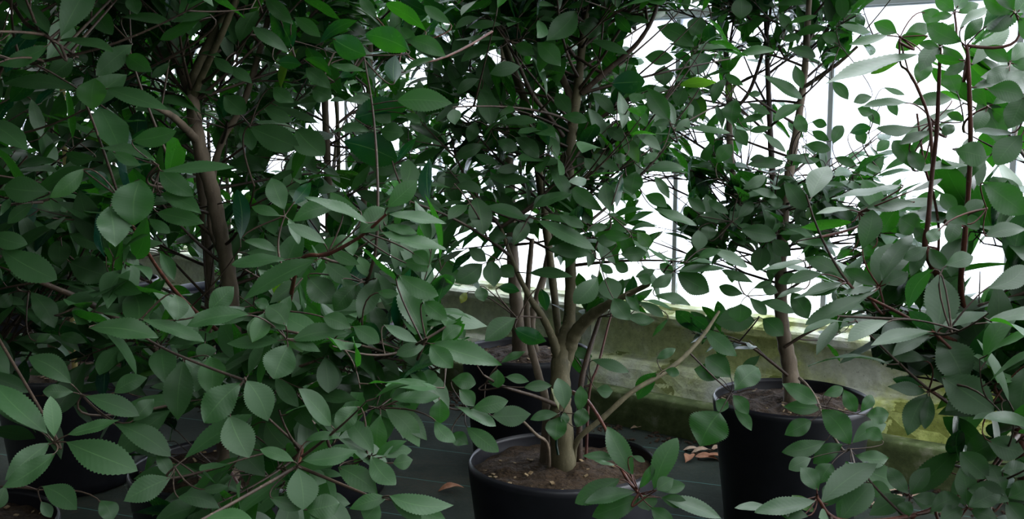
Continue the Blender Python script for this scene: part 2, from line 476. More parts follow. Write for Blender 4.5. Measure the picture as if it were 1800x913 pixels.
# ---------------------------------------------------------------- where the photograph's foliage is open
GAPS = np.array([  # cx, cy, rx, ry in photograph pixels: openings between the shrubs through which wall or floor shows
    (1450,190,45,58),(1320,150,30,36),(1384,145,26,36),(1130,70,36,22),(1185,45,28,16),(1150,130,24,20),(1345,258,44,26),(1550,145,38,24),
    (1578,200,34,20),(1565,30,42,28),(1475,272,22,18),(1670,230,18,28),(1725,205,12,18),(1165,325,34,15),(1190,352,15,12),(1155,385,28,8),
    (1185,435,28,13),(1308,455,14,11),(1258,492,22,19),(1267,340,12,20),(1665,425,32,18),(1745,450,40,20),(1722,498,12,12),(1492,353,12,12),
    (575,400,16,12),(590,275,26,26),(585,205,20,20),(622,193,20,9),(700,245,12,14),(485,285,16,10),(35,237,22,20),(26,195,11,12),(15,33,16,14),
    (97,264,14,9),(157,252,13,8),(363,242,9,12),(373,272,10,12),(252,208,8,8),(88,366,18,9),(255,438,14,10),(822,193,17,12),(925,465,10,18),
    (955,458,13,14),(1145,328,17,12),(1410,520,30,14),(1230,250,16,22),(1245,120,14,12),(1240,190,14,14),(1500,120,14,20),(1350,50,14,12),
    (1420,300,22,10),(1060,380,14,8),(870,100,8,8),(1520,240,16,12),(1290,60,12,8),(1440,560,26,10),(1215,640,40,20),(1480,430,18,10),(1600,150,12,20),
    # pots, floor and sill in the open lower half
    (990,800,185,62),(1000,880,190,50),(1090,705,70,40),(1120,600,85,42),(1210,690,70,40),(1235,800,55,70),(780,830,55,70),(1400,690,130,36),
    (1340,790,70,95),(1600,775,75,40),(1560,700,40,26),(925,560,40,36),(870,540,30,20),(325,480,32,22),(265,465,30,14),(350,770,40,50),(20,575,20,20),(1500,610,30,24),
    (1330,580,60,18)], float)

def in_gap(P, grow=0.0):
    x, y, d = proj(P)
    q = ((x[..., None] - GAPS[:, 0]) / (GAPS[:, 2] + grow)) ** 2 + ((y[..., None] - GAPS[:, 1]) / (GAPS[:, 3] + grow)) ** 2
    return (q < 1).any(-1)

# stems that stand clear: no filler leaf hangs in front of them
CLEAR = []
for rad, dep, *p in [(22,2.2,(337,165),(343,215),(355,275),(373,335),(398,460),(403,500)),(14,2.2,(337,175),(356,100),(382,52),(415,0)),(12,2.2,(330,150),(310,105),(298,70)),
        (12,2.05,(347,248),(305,206),(270,190)),(10,2.4,(369,500),(361,400),(355,330)),(9,2.3,(374,310),(392,245),(424,190),(445,130),(478,0)),
        (12,2.33,(1000,290),(1005,225),(1016,150),(1030,20)),(9,2.55,(925,195),(905,130),(890,80)),(8,2.3,(985,230),(935,165),(893,75)),(9,2.34,(1025,160),(1105,92),(1150,20)),
        (26,2.28,(988,590),(985,700)),(11,2.3,(930,590),(945,655),(958,690)),(15,2.25,(1012,583),(1040,555),(1088,526)),(10,2.25,(968,585),(952,555),(932,528)),(8,2.3,(1050,735),(1110,690),(1200,630)),
        (15,2.8,(1378,590),(1390,650)),(11,2.8,(1395,250),(1414,130),(1419,0)),(9,2.85,(1357,290),(1350,100)),(9,2.9,(1284,280),(1281,150)),(7,2.85,(1290,230),(1337,105)),
        (8,1.45,(1640,440),(1650,160),(1653,80)),(8,1.4,(1694,440),(1704,200),(1701,90)),(7,1.48,(1636,230),(1583,115))]:
    for a, b in zip(p[:-1], p[1:]): CLEAR.append((*a, *b, rad, dep))
CLEAR = np.array(CLEAR, float)
def hides_stem(P):
    x, y, d = proj(P)
    a, b = CLEAR[:, 0:2], CLEAR[:, 2:4]; ab = b - a
    q = np.stack([x, y], -1)[:, None, :] - a
    t = np.clip((q * ab).sum(-1) / (ab * ab).sum(-1), 0, 1)
    dist = np.linalg.norm(q - t[..., None] * ab, axis=-1)
    return ((dist < CLEAR[:, 4] + 6) & (d[:, None] < CLEAR[:, 5])).any()

# ---------------------------------------------------------------- shrubs
POT_H, POT_R = 0.36, 0.210
PLANTS = {}

class Plant:
    def __init__(s, key, cx, cy, label, pot=True, group=None):
        s.key = key; s.c = np.array([cx, cy, 0.0]); s.pts = []; s.n_branch = 0
        e = bpy.data.objects.new('potted_shrub', None); COL.objects.link(e)
        e.empty_display_size = 0.2
        e.location = s.c; e['label'] = label; e['category'] = 'shrub'
        e['group'] = group or 'potted evergreen shrubs in the greenhouse'
        s.root = e; PLANTS[key] = s
        s.make_pot()
    def make_pot(s):
        r = POT_R; h = POT_H; c = s.c
        mb = MB()
        lathe(mb, [(0.001, 0.002), (r * 0.76, 0.002), (r * 0.785, 0.008), (r * 0.79, 0.03), (r * 0.955, h - 0.038), (r * 0.955, h - 0.03), (r * 0.93, h - 0.02),
                   (r * 0.93, h - 0.03), (r * 0.90, h - 0.09), (r * 0.7, h - 0.12)], 72, c)
        pot = mb.build('pot', M_POT, s.root, c)
        mb = MB()
        lathe(mb, [(r * 0.945, h - 0.036), (r * 0.985, h - 0.035), (r * 0.995, h - 0.030), (r * 1.0, h - 0.008), (r * 0.995, h - 0.002), (r * 0.975, h + 0.001),
                   (r * 0.95, h - 0.001), (r * 0.937, h - 0.006), (r * 0.930, h - 0.03), (r * 0.945, h - 0.036)], 96, c)
        mb.build('rim', M_RIM, pot)
        # soil: a lumpy disc, with chips
        mb = MB(); nr, nt = 26, 72
        rr = np.linspace(0.0, r * 0.925, nr); th = np.linspace(0, 2 * np.pi, nt)
        R, T = np.meshgrid(rr, th, indexing='ij')
        X, Y = R * np.cos(T), R * np.sin(T)
        rg = np.random.default_rng(ord(s.key[0]) * 7 + len(s.key))
        Z = np.zeros_like(X)
        for _ in range(40):
            fx, fy = rg.normal(0, 70, 2); Z += rg.uniform(0.0004, 0.0011) * np.sin(fx * X + fy * Y + rg.uniform(0, 6.28))
        Z += (h - 0.05) + 0.018 * (1 - (R / (r * 0.925)) ** 2)
        mb.add(np.stack([X, Y, Z], -1).reshape(-1, 3) + c, grid_faces(nr, nt))
        soil = mb.build('soil', M_SOIL, s.root, c)
        mb = MB()
        for _ in range(36):
            q = math.sqrt(rg.uniform()) * r * 0.9; t = rg.uniform(0, 6.28)
            z = h - 0.05 + 0.018 * (1 - (q / (r * 0.925)) ** 2) + 0.002
            p = c + np.array([q * math.cos(t), q * math.sin(t), z]); a = rg.uniform(0, 3.14)
            dx = np.array([math.cos(a), math.sin(a), rg.uniform(-.3, .5)]) * rg.uniform(0.002, 0.006); dy = np.array([-math.sin(a), math.cos(a), 0]) * rg.uniform(0.0012, 0.004)
            up = np.array([0, 0, 0.0022])
            box(mb, [p - dx - dy, p + dx - dy, p + dx + dy, p - dx + dy, p - dx - dy + up, p + dx - dy + up, p + dx + dy + up, p - dx + dy + up])
        ch = mb.build('soil_chips', M_CHIP, soil, None, smooth=False); ch.data.transform(Matrix.Translation(-Vector(c))); ch['kind'] = 'stuff'
    def soil_pt(s, dx, dy):
        q = math.hypot(dx, dy)
        return s.c + np.array([dx, dy, POT_H - 0.05 + 0.018 * (1 - (q / (POT_R * 0.925)) ** 2) - 0.01])
    def stem(s, name, P, R, m=None, sides=9, limbs=False):
        Q, rr = smooth_line(P, R, 7)
        # slight natural wobble in the girth
        rr = rr * (1 + 0.06 * np.sin(np.arange(len(rr)) * 1.7 + len(s.pts)))
        mb = MB(); tube(mb, Q, rr, sides)
        o = mb.build(name, m or M_BARK, s.root, s.c)
        s.pts.append(Q)
        return Q
    def cloud(s):
        return np.vstack(s.pts)

def bez(a, b, da, k=8):
    t = np.linspace(0, 1, k)[:, None]; c = a + da
    return (1 - t) ** 2 * a + 2 * t * (1 - t) * c + t * t * b

def orient_loc(o, plant):
    return o

def grow_limb(plant, start, az, elev, length, rad, leaf_len, dens=1.0, tone=0.2, twigs=3, high=False):
    """one limb with side twigs and alternate leaves; leaves keep out of openings and off the wall"""
    wood, lv = MB(), MB(); nleaf = 0
    def shoot(p0, az, elev, ln, r0, nl, first):
        nonlocal nleaf
        k = 9; t = np.linspace(0, 1, k)
        d0 = np.array([math.cos(az) * math.cos(elev), math.sin(az) * math.cos(elev), math.sin(elev)])
        up = np.array([0, 0, 1.0]); drift = RNG.normal(0, 0.12, 3)
        P = p0 + ln * (t[:, None] * d0 + 0.22 * (t[:, None] ** 2) * up * RNG.uniform(-0.6, 1.0) + (t[:, None] ** 2) * drift)
        if behind(P).max() > 0.10:
            P = P - WNRM * np.maximum(0, behind(P) - 0.10)[:, None]
        R = r0 * (1 - 0.62 * t)
        bad = in_gap(P, 0)
        if bad.mean() > 0.45:
            return None
        ang = RNG.uniform(0, 6.28); made = 0; pet = []
        for i in range(nl):
            f = first + (1 - first) * (i / max(1, nl - 1)) ** 0.75
            idx = min(int(f * (k - 1)), k - 2); q = P[idx] + (P[idx + 1] - P[idx]) * (f * (k - 1) - idx)
            T = unit(P[idx + 1] - P[idx]); ang += 2.4
            A = unit(np.cross(T, [0.2, 0.1, 1.0])); B = np.cross(T, A)
            radial = math.cos(ang) * A + math.sin(ang) * B
            fwd = 0.35 + 0.7 * f * RNG.uniform(0.5, 1.2)
            dirn = unit(radial + fwd * T + np.array([0, 0, RNG.uniform(-0.45, 0.25)]))
            L = leaf_len * RNG.uniform(0.72, 1.25); W = L * RNG.uniform(0.33, 0.45)
            b = q + dirn * L * 0.13
            ctr = np.array([b, b + dirn * L * 0.5, b + dirn * L])
            sd = unit(np.cross(dirn, [0, 0, 1.0])) * W * 0.42
            smp = np.vstack([ctr, b + dirn * L * 0.25, b + dirn * L * 0.75, b + dirn * L * 0.45 + sd, b + dirn * L * 0.45 - sd, b + dirn * L * 0.7 + sd * .7, b + dirn * L * 0.7 - sd * .7])
            if behind(ctr).max() > 0.15 or in_gap(ctr, 4).any() or hides_stem(ctr) or hides_laid(smp):
                continue
            if high:                      # boughs above the picture: keep them out of view
                x, y, d = proj(ctr)
                if ((d < 1.25) & (d > 0.02) & (y > -25) & (x > -60) & (x < 1860)).any(): continue
            elif (proj(ctr)[2] < 0.95).any():
                continue
            nrm = np.array([0, 0, 1.0]) + RNG.normal(0, 0.36, 3) + 0.25 * T - 0.14 * FW
            tn = float(np.clip(tone + RNG.normal(0, 0.10), 0.0, 0.5))
            if RNG.uniform() < 0.012: tn = RNG.uniform(0.55, 0.74)
            add_leaf(lv, b, dirn, nrm, L, W, tn)
            pet.append((q, b + dirn * 0.004)); made += 1; last = idx + 2
        nleaf += made
        if made == 0:
            return None
        if made < 0.4 * nl: P, R = P[:max(3, last)], R[:max(3, last)]   # a bare end is cut back to its last leaf
        tube(wood, P, R, 5); plant.pts.append(P[1:])
        for q, b in pet: tube(wood, np.array([q, b]), np.array([0.0011, 0.0009]), 4)
        return P
    P = shoot(start, az, elev, length, rad, int(9 * dens), 0.35)
    if P is not None:
        for i in range(twigs):
            q = P[RNG.integers(min(2, len(P) - 2), max(3, len(P) - 1))]
            shoot(q, az + RNG.choice([-1, 1]) * RNG.uniform(0.4, 1.2), elev + RNG.uniform(-0.35, 0.45), length * RNG.uniform(0.35, 0.65), rad * 0.6, int(7 * dens), 0.2)
    if wood.n and nleaf:
        b = wood.build('branch', M_TWIG, plant.root, plant.c)
        lv.build('leaves', M_LEAFS if plant.key == 'F' else M_LEAF, b, plant.c, leafy=True)
    elif wood.n:
        wood.build('branch', M_TWIG, plant.root, plant.c)

def clothe(plant, Q, z0, z1, step, reach, leaf_len, dens=1.0, tone=0.2, twigs=3, rad=0.004):
    z = z0; az = RNG.uniform(0, 6.28)
    while z < z1:
        i = int(np.argmin(np.abs(Q[:, 2] - z))); p = Q[i]
        f = (z - z0) / max(0.01, z1 - z0)
        rch = reach * (1.0 - 0.45 * f) * RNG.uniform(0.7, 1.15)
        grow_limb(plant, p, az, RNG.uniform(0.1, 0.8), rch, rad, leaf_len, dens, tone, twigs)
        az += 2.4 + RNG.normal(0, 0.3); z += step * RNG.uniform(0.75, 1.25)

def line_px(pts, rad_px=None):
    """[(px, py, depth, width_px)...] -> 3D points and radii"""
    P = [pt(a[0], a[1], a[2]) for a in pts]; R = [a[3] * a[2] / FPX / 2 for a in pts]
    return P, R

c = on_height(990, 790, POT_H);  A = Plant('A', c[0], c[1], 'shrub in the large black pot nearest the camera, forked olive trunk, soil fully visible')
c = on_height(1392, 683, POT_H); C = Plant('C', c[0], c[1], 'shrub in the tall black pot beside the mossy sill, thin crown against bright panes')
c = on_height(925, 603, POT_H);  B = Plant('B', c[0], c[1], 'shrub whose black pot stands just behind the front pot, close to the sill')
c = on_height(400, 798, POT_H);  D = Plant('D', c[0], c[1], 'large shrub with bare grey-brown forking trunk and broad dark leaves')
c = on_height(1830, 985, POT_H); F = Plant('F', c[0], c[1], 'shrub with upright red shoots and pale shining leaves, closest at the right edge')
c = on_height(-110, 905, POT_H); K = Plant('K', c[0], c[1], 'shrub with big overhanging leaves at the left edge, nearest on that side')
H = Plant('H', -0.53, 3.02, 'shrub behind the bare-trunked shrub, black pot half hidden under low leaves')
J = Plant('J', -1.28, 3.10, 'shrub with a yellow cane beside its trunk, in shade behind the left edge shrub')
WR = np.array([0.045, 3.45, 0])
ROW = []
for i, lab in enumerate(['thin-stemmed shrub along the sill, left of the one just behind the front pot',
                         'second shrub along the sill, seen behind the bare grey-brown trunk',
                         'third shrub along the sill, seen through gaps left of the bare trunk',
                         'farthest shrub at the end of the row along the sill']):
    q = WR + WDIR * 0.76 * (i + 1) - WNRM * 0.04
    ROW.append(Plant('L%d' % i, q[0], q[1], lab))

LOW_D, LOW_K, LOW_C, LOW_A, LOW_F = [], [], [], [], []
# ---- stems seen in the photograph
def st(pl, name, pts, m=None, sides=9, root=None):
    P, R = line_px(pts)
    if root is not None:
        P = [pl.soil_pt(*root)] + P; R = [R[0] * 1.15] + R
    return pl.stem(name, P, R, m, sides)

qA0 = st(A, 'trunk', [(986, 735, 2.30, 40), (985, 690, 2.30, 37), (986, 630, 2.31, 34), (994, 592, 2.32, 28), (1001, 560, 2.33, 22), (1003, 480, 2.34, 20), (1001, 390, 2.35, 20),
                      (1000, 290, 2.36, 20), (1006, 225, 2.37, 19), (1016, 150, 2.38, 16), (1025, 60, 2.40, 13), (1033, -10, 2.42, 11), (1040, -150, 2.45, 8), (1042, -300, 2.45, 4)], M_BARKG, 12, root=(0.0, -0.01))
LOW_A.append(st(A, 'stem', [(990, 655, 2.315, 22), (1001, 612, 2.31, 26), (1014, 583, 2.30, 24), (1040, 555, 2.28, 21), (1066, 538, 2.26, 17), (1092, 524, 2.24, 12), (1140, 500, 2.2, 9)], M_BARKG))
qA1 = st(A, 'stem', [(985, 655, 2.31, 18), (977, 615, 2.30, 18), (967, 585, 2.28, 14), (952, 555, 2.27, 13), (932, 525, 2.26, 11), (905, 470, 2.24, 8), (880, 400, 2.22, 6)], M_BARKG)
st(A, 'stem', [(960, 715, 2.33, 15), (945, 655, 2.36, 14), (930, 595, 2.38, 13), (926, 530, 2.4, 11), (935, 420, 2.42, 9)], M_BARK, root=(-0.04, 0.03))
qA2 = st(A, 'stem', [(1012, 190, 2.37, 14), (985, 130, 2.42, 13), (968, 95, 2.45, 12), (955, 50, 2.48, 10), (940, -20, 2.5, 8)], M_BARK)
qA3 = st(A, 'stem', [(1022, 165, 2.37, 11), (1060, 130, 2.36, 10), (1105, 92, 2.35, 9), (1132, 60, 2.34, 8), (1152, 20, 2.33, 7), (1165, -40, 2.32, 5)], M_TWIG)
qA4 = st(A, 'stem', [(990, 240, 2.36, 9), (965, 205, 2.33, 8), (935, 165, 2.30, 8), (912, 115, 2.27, 7), (893, 75, 2.25, 6), (868, 30, 2.2, 5), (1, -40, 2.2, 5)][:6], M_TWIG)
st(A, 'stem', [(882, 55, 2.26, 5), (945, 30, 2.22, 6), (980, 18, 2.2, 5), (1005, -10, 2.18, 4)], M_TWIG)
qA5 = st(A, 'stem', [(984, 610, 2.33, 12), (972, 500, 2.42, 14), (952, 340, 2.52, 15), (930, 205, 2.58, 15), (905, 130, 2.6, 14), (888, 80, 2.6, 13), (868, -10, 2.6, 10)], M_BARKG)
st(A, 'branch', [(1015, 775, 2.30, 10), (1060, 735, 2.30, 10), (1110, 690, 2.32, 9), (1160, 660, 2.36, 9), (1200, 630, 2.4, 8), (1236, 590, 2.45, 7), (1264, 548, 2.5, 5)], M_BARKG, 7, root=(0.02, -0.0))
st(A, 'branch', [(962, 782, 2.26, 7), (943, 765, 2.22, 6), (923, 745, 2.2, 6), (890, 715, 2.17, 5)], M_BARK, 6, root=(-0.03, -0.02))
st(A, 'branch', [(1020, 690, 2.33, 11), (1032, 630, 2.34, 10), (1050, 572, 2.36, 8), (1075, 500, 2.38, 6)], M_TWIG, 7, root=(0.035, 0.02))
st(A, 'branch', [(1036, 690, 2.36, 5), (1052, 640, 2.38, 5), (1071, 565, 2.42, 4), (1090, 500, 2.45, 3)], M_RED, 6, root=(0.05, 0.03))
sprig = st(A, 'branch', [(1006, 690, 2.28, 8), (1033, 706, 2.18, 7), (1066, 758, 2.02, 6), (1085, 810, 1.95, 6), (1104, 845, 1.9, 6), (1123, 868, 1.87, 5)], M_RED, 6)
st(A, 'branch', [(978, 712, 2.28, 9), (940, 697, 2.22, 7), (885, 680, 2.15, 6), (850, 660, 2.1, 4)], M_TWIG, 6)
sh = st(A, 'shoot', [(981, 800, 2.15, 5), (978, 775, 2.15, 5), (985, 728, 2.15, 4)], M_LEAF, 6)

qB = st(B, 'trunk', [(912, 585, 3.38, 26), (908, 540, 3.38, 25), (903, 490, 3.38, 22), (898, 380, 3.38, 20), (893, 250, 3.38, 16), (886, 120, 3.4, 12), (880, -20, 3.42, 8), (878, -120, 3.42, 4)], M_BARK, 9, root=(-0.02, 0.0))
qB2 = st(B, 'stem', [(935, 560, 3.42, 14), (960, 470, 3.44, 13), (985, 340, 3.45, 11), (1000, 180, 3.46, 9), (1015, 20, 3.46, 7), (1020, -60, 3.46, 4)], M_BARK, 8, root=(0.03, 0.02))

qC0 = st(C, 'trunk', [(1388, 645, 2.84, 28), (1379, 600, 2.84, 26), (1374, 560, 2.84, 24), (1372, 500, 2.84, 22), (1373, 440, 2.84, 20), (1378, 380, 2.84, 18), (1388, 300, 2.84, 16), (1402, 220, 2.84, 14),
                      (1414, 130, 2.84, 12), (1419, 50, 2.84, 11), (1424, -30, 2.84, 9), (1430, -160, 2.84, 5)], M_BARK, 10, root=(0.0, -0.02))
qC1 = st(C, 'stem', [(1372, 430, 2.86, 14), (1362, 360, 2.88, 13), (1356, 270, 2.88, 11), (1351, 160, 2.9, 10), (1347, 60, 2.9, 8), (1343, -60, 2.9, 5)], M_TWIG)
qC2 = st(C, 'stem', [(1366, 470, 2.86, 14), (1330, 410, 2.9, 13), (1296, 340, 2.94, 13), (1284, 270, 2.95, 12), (1281, 170, 2.95, 11), (1275, 60, 2.95, 9), (1270, -60, 2.95, 5)], M_BARK)
qC3 = st(C, 'stem', [(1284, 200, 2.94, 6), (1315, 165, 2.92, 7), (1337, 105, 2.9, 6), (1350, 50, 2.9, 5), (1357, -5, 2.88, 4)], M_TWIG)
st(C, 'stem', [(1416, 152, 2.83, 8), (1440, 135, 2.8, 8), (1475, 110, 2.76, 7), (1507, 82, 2.72, 5)], M_BARK)
st(C, 'stem', [(1416, 98, 2.84, 8), (1440, 72, 2.82, 8), (1462, 40, 2.8, 7), (1487, -5, 2.78, 6), (1500, -60, 2.76, 4)], M_TWIG)
LOW_C.append(st(C, 'branch', [(1405, 665, 2.76, 6), (1420, 680, 2.72, 6), (1436, 704, 2.66, 5), (1450, 740, 2.58, 5), (1480, 790, 2.5, 5), (1495, 790, 2.45, 4)], M_BARK, 6))
LOW_C.append(st(C, 'branch', [(1384, 660, 2.82, 6), (1360, 640, 2.8, 6), (1320, 610, 2.78, 5), (1290, 600, 2.76, 4)], M_TWIG, 6))
LOW_C.append(st(C, 'branch', [(1380, 610, 2.82, 6), (1420, 585, 2.8, 6), (1470, 560, 2.78, 5), (1510, 530, 2.76, 4)], M_TWIG, 6))

qD0 = st(D, 'trunk', [(402, 830, 2.24, 42), (405, 740, 2.25, 36), (412, 640, 2.26, 31), (408, 540, 2.26, 28), (398, 460, 2.26, 27), (386, 400, 2.26, 26), (373, 335, 2.26, 26), (355, 275, 2.26, 25), (343, 215, 2.26, 25), (337, 170, 2.27, 24)],
         M_BARK, 12, root=(0.0, -0.03))
qD1 = st(D, 'stem', [(337, 182, 2.27, 22), (341, 140, 2.27, 19), (356, 100, 2.27, 18), (382, 52, 2.27, 17), (412, 5, 2.27, 15), (430, -60, 2.27, 12), (440, -180, 2.28, 7)], M_BARKG, 10)
qD2 = st(D, 'stem', [(338, 175, 2.27, 16), (352, 140, 2.25, 13), (375, 90, 2.22, 12), (398, 40, 2.20, 12), (415, -10, 2.18, 10), (440, -120, 2.15, 6)], M_BARKG, 9)
qD3 = st(D, 'stem', [(338, 178, 2.28, 20), (326, 142, 2.3, 17), (310, 105, 2.33, 16), (298, 70, 2.35, 15), (292, 20, 2.37, 13), (290, -60, 2.38, 10), (288, -180, 2.38, 5)], M_BARK, 9)
qD4 = st(D, 'stem', [(347, 248, 2.26, 16), (328, 228, 2.2, 15), (305, 206, 2.13, 13), (283, 193, 2.06, 11), (255, 180, 1.98, 8), (200, 150, 1.85, 5)], M_BARK, 8)
qD5 = st(D, 'stem', [(398, 460, 2.27, 14), (372, 400, 2.35, 14), (374, 310, 2.38, 13), (392, 245, 2.4, 12), (424, 190, 2.4, 12), (445, 130, 2.4, 11), (462, 70, 2.4, 11), (478, 0, 2.4, 10), (485, -90, 2.4, 6)], M_BARK, 8)
qD6 = st(D, 'stem', [(370, 620, 2.45, 19), (369, 500, 2.5, 18), (361, 400, 2.5, 17), (352, 310, 2.5, 16), (340, 200, 2.5, 14), (318, 90, 2.5, 12), (310, -40, 2.5, 9)], M_BARK, 8, root=(-0.02, 0.06))
LOW_D.append(st(D, 'branch', [(398, 735, 2.2, 14), (350, 690, 2.05, 13), (300, 640, 1.9, 12), (225, 575, 1.75, 12), (150, 530, 1.68, 11), (60, 490, 1.62, 9), (-10, 445, 1.6, 7)], M_TWIG, 8))
LOW_D.append(st(D, 'branch', [(404, 600, 2.24, 8), (335, 540, 2.05, 8), (290, 490, 1.9, 7), (245, 420, 1.75, 6), (212, 355, 1.6, 5)], M_RED, 7))
LOW_D.append(st(D, 'branch', [(415, 690, 2.24, 10), (480, 685, 2.0, 9), (560, 676, 1.8, 9), (650, 668, 1.68, 8), (740, 655, 1.6, 7), (790, 640, 1.55, 4)], M_BARK, 7))
LOW_D.append(st(D, 'branch', [(414, 640, 2.24, 10), (500, 630, 1.95, 9), (580, 623, 1.75, 8), (645, 633, 1.6, 7), (705, 618, 1.5, 6), (749, 597, 1.42, 4)], M_TWIG, 7))
(st(D, 'branch', [(405, 740, 2.2, 12), (440, 690, 1.95, 10), (500, 560, 1.65, 8), (527, 460, 1.5, 7), (577, 447, 1.46, 7), (635, 415, 1.43, 6), (678, 378, 1.4, 5)], M_RED, 7))
(st(D, 'branch', [(405, 720, 2.2, 12), (560, 640, 1.9, 9), (622, 580, 1.7, 8), (640, 510, 1.62, 7), (660, 440, 1.58, 6), (664, 330, 1.58, 5), (656, 200, 1.6, 4), (640, 100, 1.6, 3)], M_TWIG, 7))
LOW_D.append(st(D, 'branch', [(402, 830, 2.2, 12), (440, 880, 1.9, 12), (495, 840, 1.7, 11), (525, 790, 1.5, 10), (530, 800, 1.4, 6), (523, 820, 1.34, 4)], M_RED, 7))
qH0 = st(H, 'trunk', [(505, 850, 2.95, 24), (524, 790, 2.95, 22), (545, 745, 2.95, 20), (562, 700, 2.95, 20), (575, 600, 2.95, 18), (580, 450, 2.98, 16), (576, 300, 3.0, 14), (570, 150, 3.0, 12), (566, 0, 3.0, 9), (565, -120, 3.0, 4)][3:], M_BARK, 9, root=(-0.01, -0.02))
st(H, 'stem', [(562, 705, 2.9, 20), (545, 745, 2.8, 20), (525, 790, 2.7, 18), (510, 830, 2.62, 16), (490, 870, 2.55, 12)], M_BARK, 8)
qH1 = st(H, 'stem', [(600, 640, 3.05, 15), (625, 500, 3.06, 14), (640, 350, 3.06, 12), (648, 200, 3.06, 10), (652, 50, 3.06, 8), (654, -80, 3.06, 4)], M_BARK, 8, root=(0.05, 0.02))

# low branch from the left edge shrub and its two big twigs
def back_stems(pl, n, top, lean=0.1, r=0.011, seed=0):
    r_ = np.random.default_rng(seed); out = []
    for i in range(n):
        a = r_.uniform(0, 6.28); q = 0.045 * (i > 0)
        b = pl.soil_pt(q * math.cos(a), q * math.sin(a))
        ln = r_.normal(0, lean, 2); P = [b]; R = [r]
        for f in (0.2, 0.45, 0.7, 1.0):
            P.append(b + np.array([ln[0] * f + r_.normal(0, 0.015), ln[1] * f + r_.normal(0, 0.015), (top - b[2]) * f])); R.append(r * (1 - 0.72 * f))
        P = np.array(P); ex = np.maximum(0, behind(P) - 0.08); P = P - WNRM * ex[:, None]
        out.append(pl.stem('trunk' if i == 0 else 'stem', P, R, M_BARK if i % 2 == 0 else M_BARKG, 8))
    return out
qK = back_stems(K, 2, 1.75, 0.10, 0.014, 5)
LOW_K.append(st(K, 'branch', [(-160, 480, 1.9, 10), (-60, 400, 1.7, 9), (0, 126, 1.5, 7), (60, 112, 1.42, 6), (120, 97, 1.38, 5)], M_TWIG, 7))
LOW_K.append(st(K, 'branch', [(-160, 560, 1.9, 10), (-60, 300, 1.7, 9), (-10, 15, 1.5, 7), (50, 45, 1.4, 7), (88, 68, 1.36, 6), (130, 95, 1.4, 4)], M_TWIG, 7))
qJ = back_stems(J, 2, 1.9, 0.08, 0.012, 11)
mbc = MB(); b0 = J.soil_pt(0.03, -0.03)
tube(mbc, np.array([b0 - [0, 0, 0.03], b0 + [0.005, 0, 0.5], b0 + [0.01, 0.0, 1.1]]), np.array([0.008, 0.0078, 0.0075]), 10)
mbc.build('cane', M_CANE, J.root, J.c)
qL = [back_stems(p, 3, 1.9, 0.12, 0.010, 20 + i) for i, p in enumerate(ROW)]

# F: red upright shoots from a leaning trunk
qF0 = st(F, 'trunk', [(1790, 760, 1.66, 24), (1762, 690, 1.62, 22), (1722, 630, 1.58, 19), (1690, 565, 1.55, 17), (1655, 495, 1.53, 15), (1627, 440, 1.51, 11), (1632, 385, 1.5, 9), (1638, 310, 1.5, 8), (1646, 240, 1.49, 8), (1650, 160, 1.48, 7), (1653, 78, 1.46, 6), (1655, 40, 1.46, 4)], M_RED, 9, root=(0.0, 0.0))
qF1 = st(F, 'stem', [(1715, 615, 1.57, 12), (1690, 520, 1.52, 10), (1694, 440, 1.48, 10), (1702, 340, 1.45, 9), (1706, 250, 1.43, 9), (1704, 160, 1.41, 8), (1701, 95, 1.4, 7), (1699, 80, 1.4, 5)], M_RED, 8)
qF2 = st(F, 'stem', [(1640, 300, 1.5, 7), (1634, 215, 1.52, 6), (1614, 157, 1.53, 6), (1596, 125, 1.54, 5), (1583, 112, 1.55, 4), (1581, 68, 1.55, 4)], M_RED, 7)
st(F, 'stem', [(1648, 470, 1.56, 5), (1650, 400, 1.57, 5), (1640, 340, 1.58, 5), (1625, 290, 1.58, 5), (1612, 200, 1.6, 4)], M_RED, 7)
LOW_F.append(st(F, 'branch', [(1705, 610, 1.56, 8), (1646, 585, 1.45, 7), (1570, 545, 1.47, 6), (1510, 515, 1.5, 5), (1489, 497, 1.5, 4)], M_RED, 7))
LOW_F.append(st(F, 'branch', [(1740, 660, 1.6, 8), (1700, 720, 1.52, 7), (1640, 690, 1.45, 6), (1632, 685, 1.42, 4)], M_RED, 7))
LOW_F.append(st(F, 'branch', [(1680, 545, 1.55, 9), (1740, 553, 1.5, 9), (1800, 560, 1.45, 8), (1860, 570, 1.42, 6)], M_TWIG, 7))
LOW_F.append(st(F, 'branch', [(1790, 760, 1.66, 14), (1720, 850, 1.5, 9), (1610, 905, 1.45, 8), (1480, 915, 1.4, 7), (1440, 880, 1.38, 6), (1436, 870, 1.37, 4)], M_RED, 7))
qF3 = st(F, 'stem', [(1800, 740, 1.66, 14), (1815, 600, 1.6, 12), (1830, 400, 1.55, 10), (1835, 200, 1.5, 9), (1840, 0, 1.48, 6), (1840, -80, 1.48, 4)], M_BARK, 8)

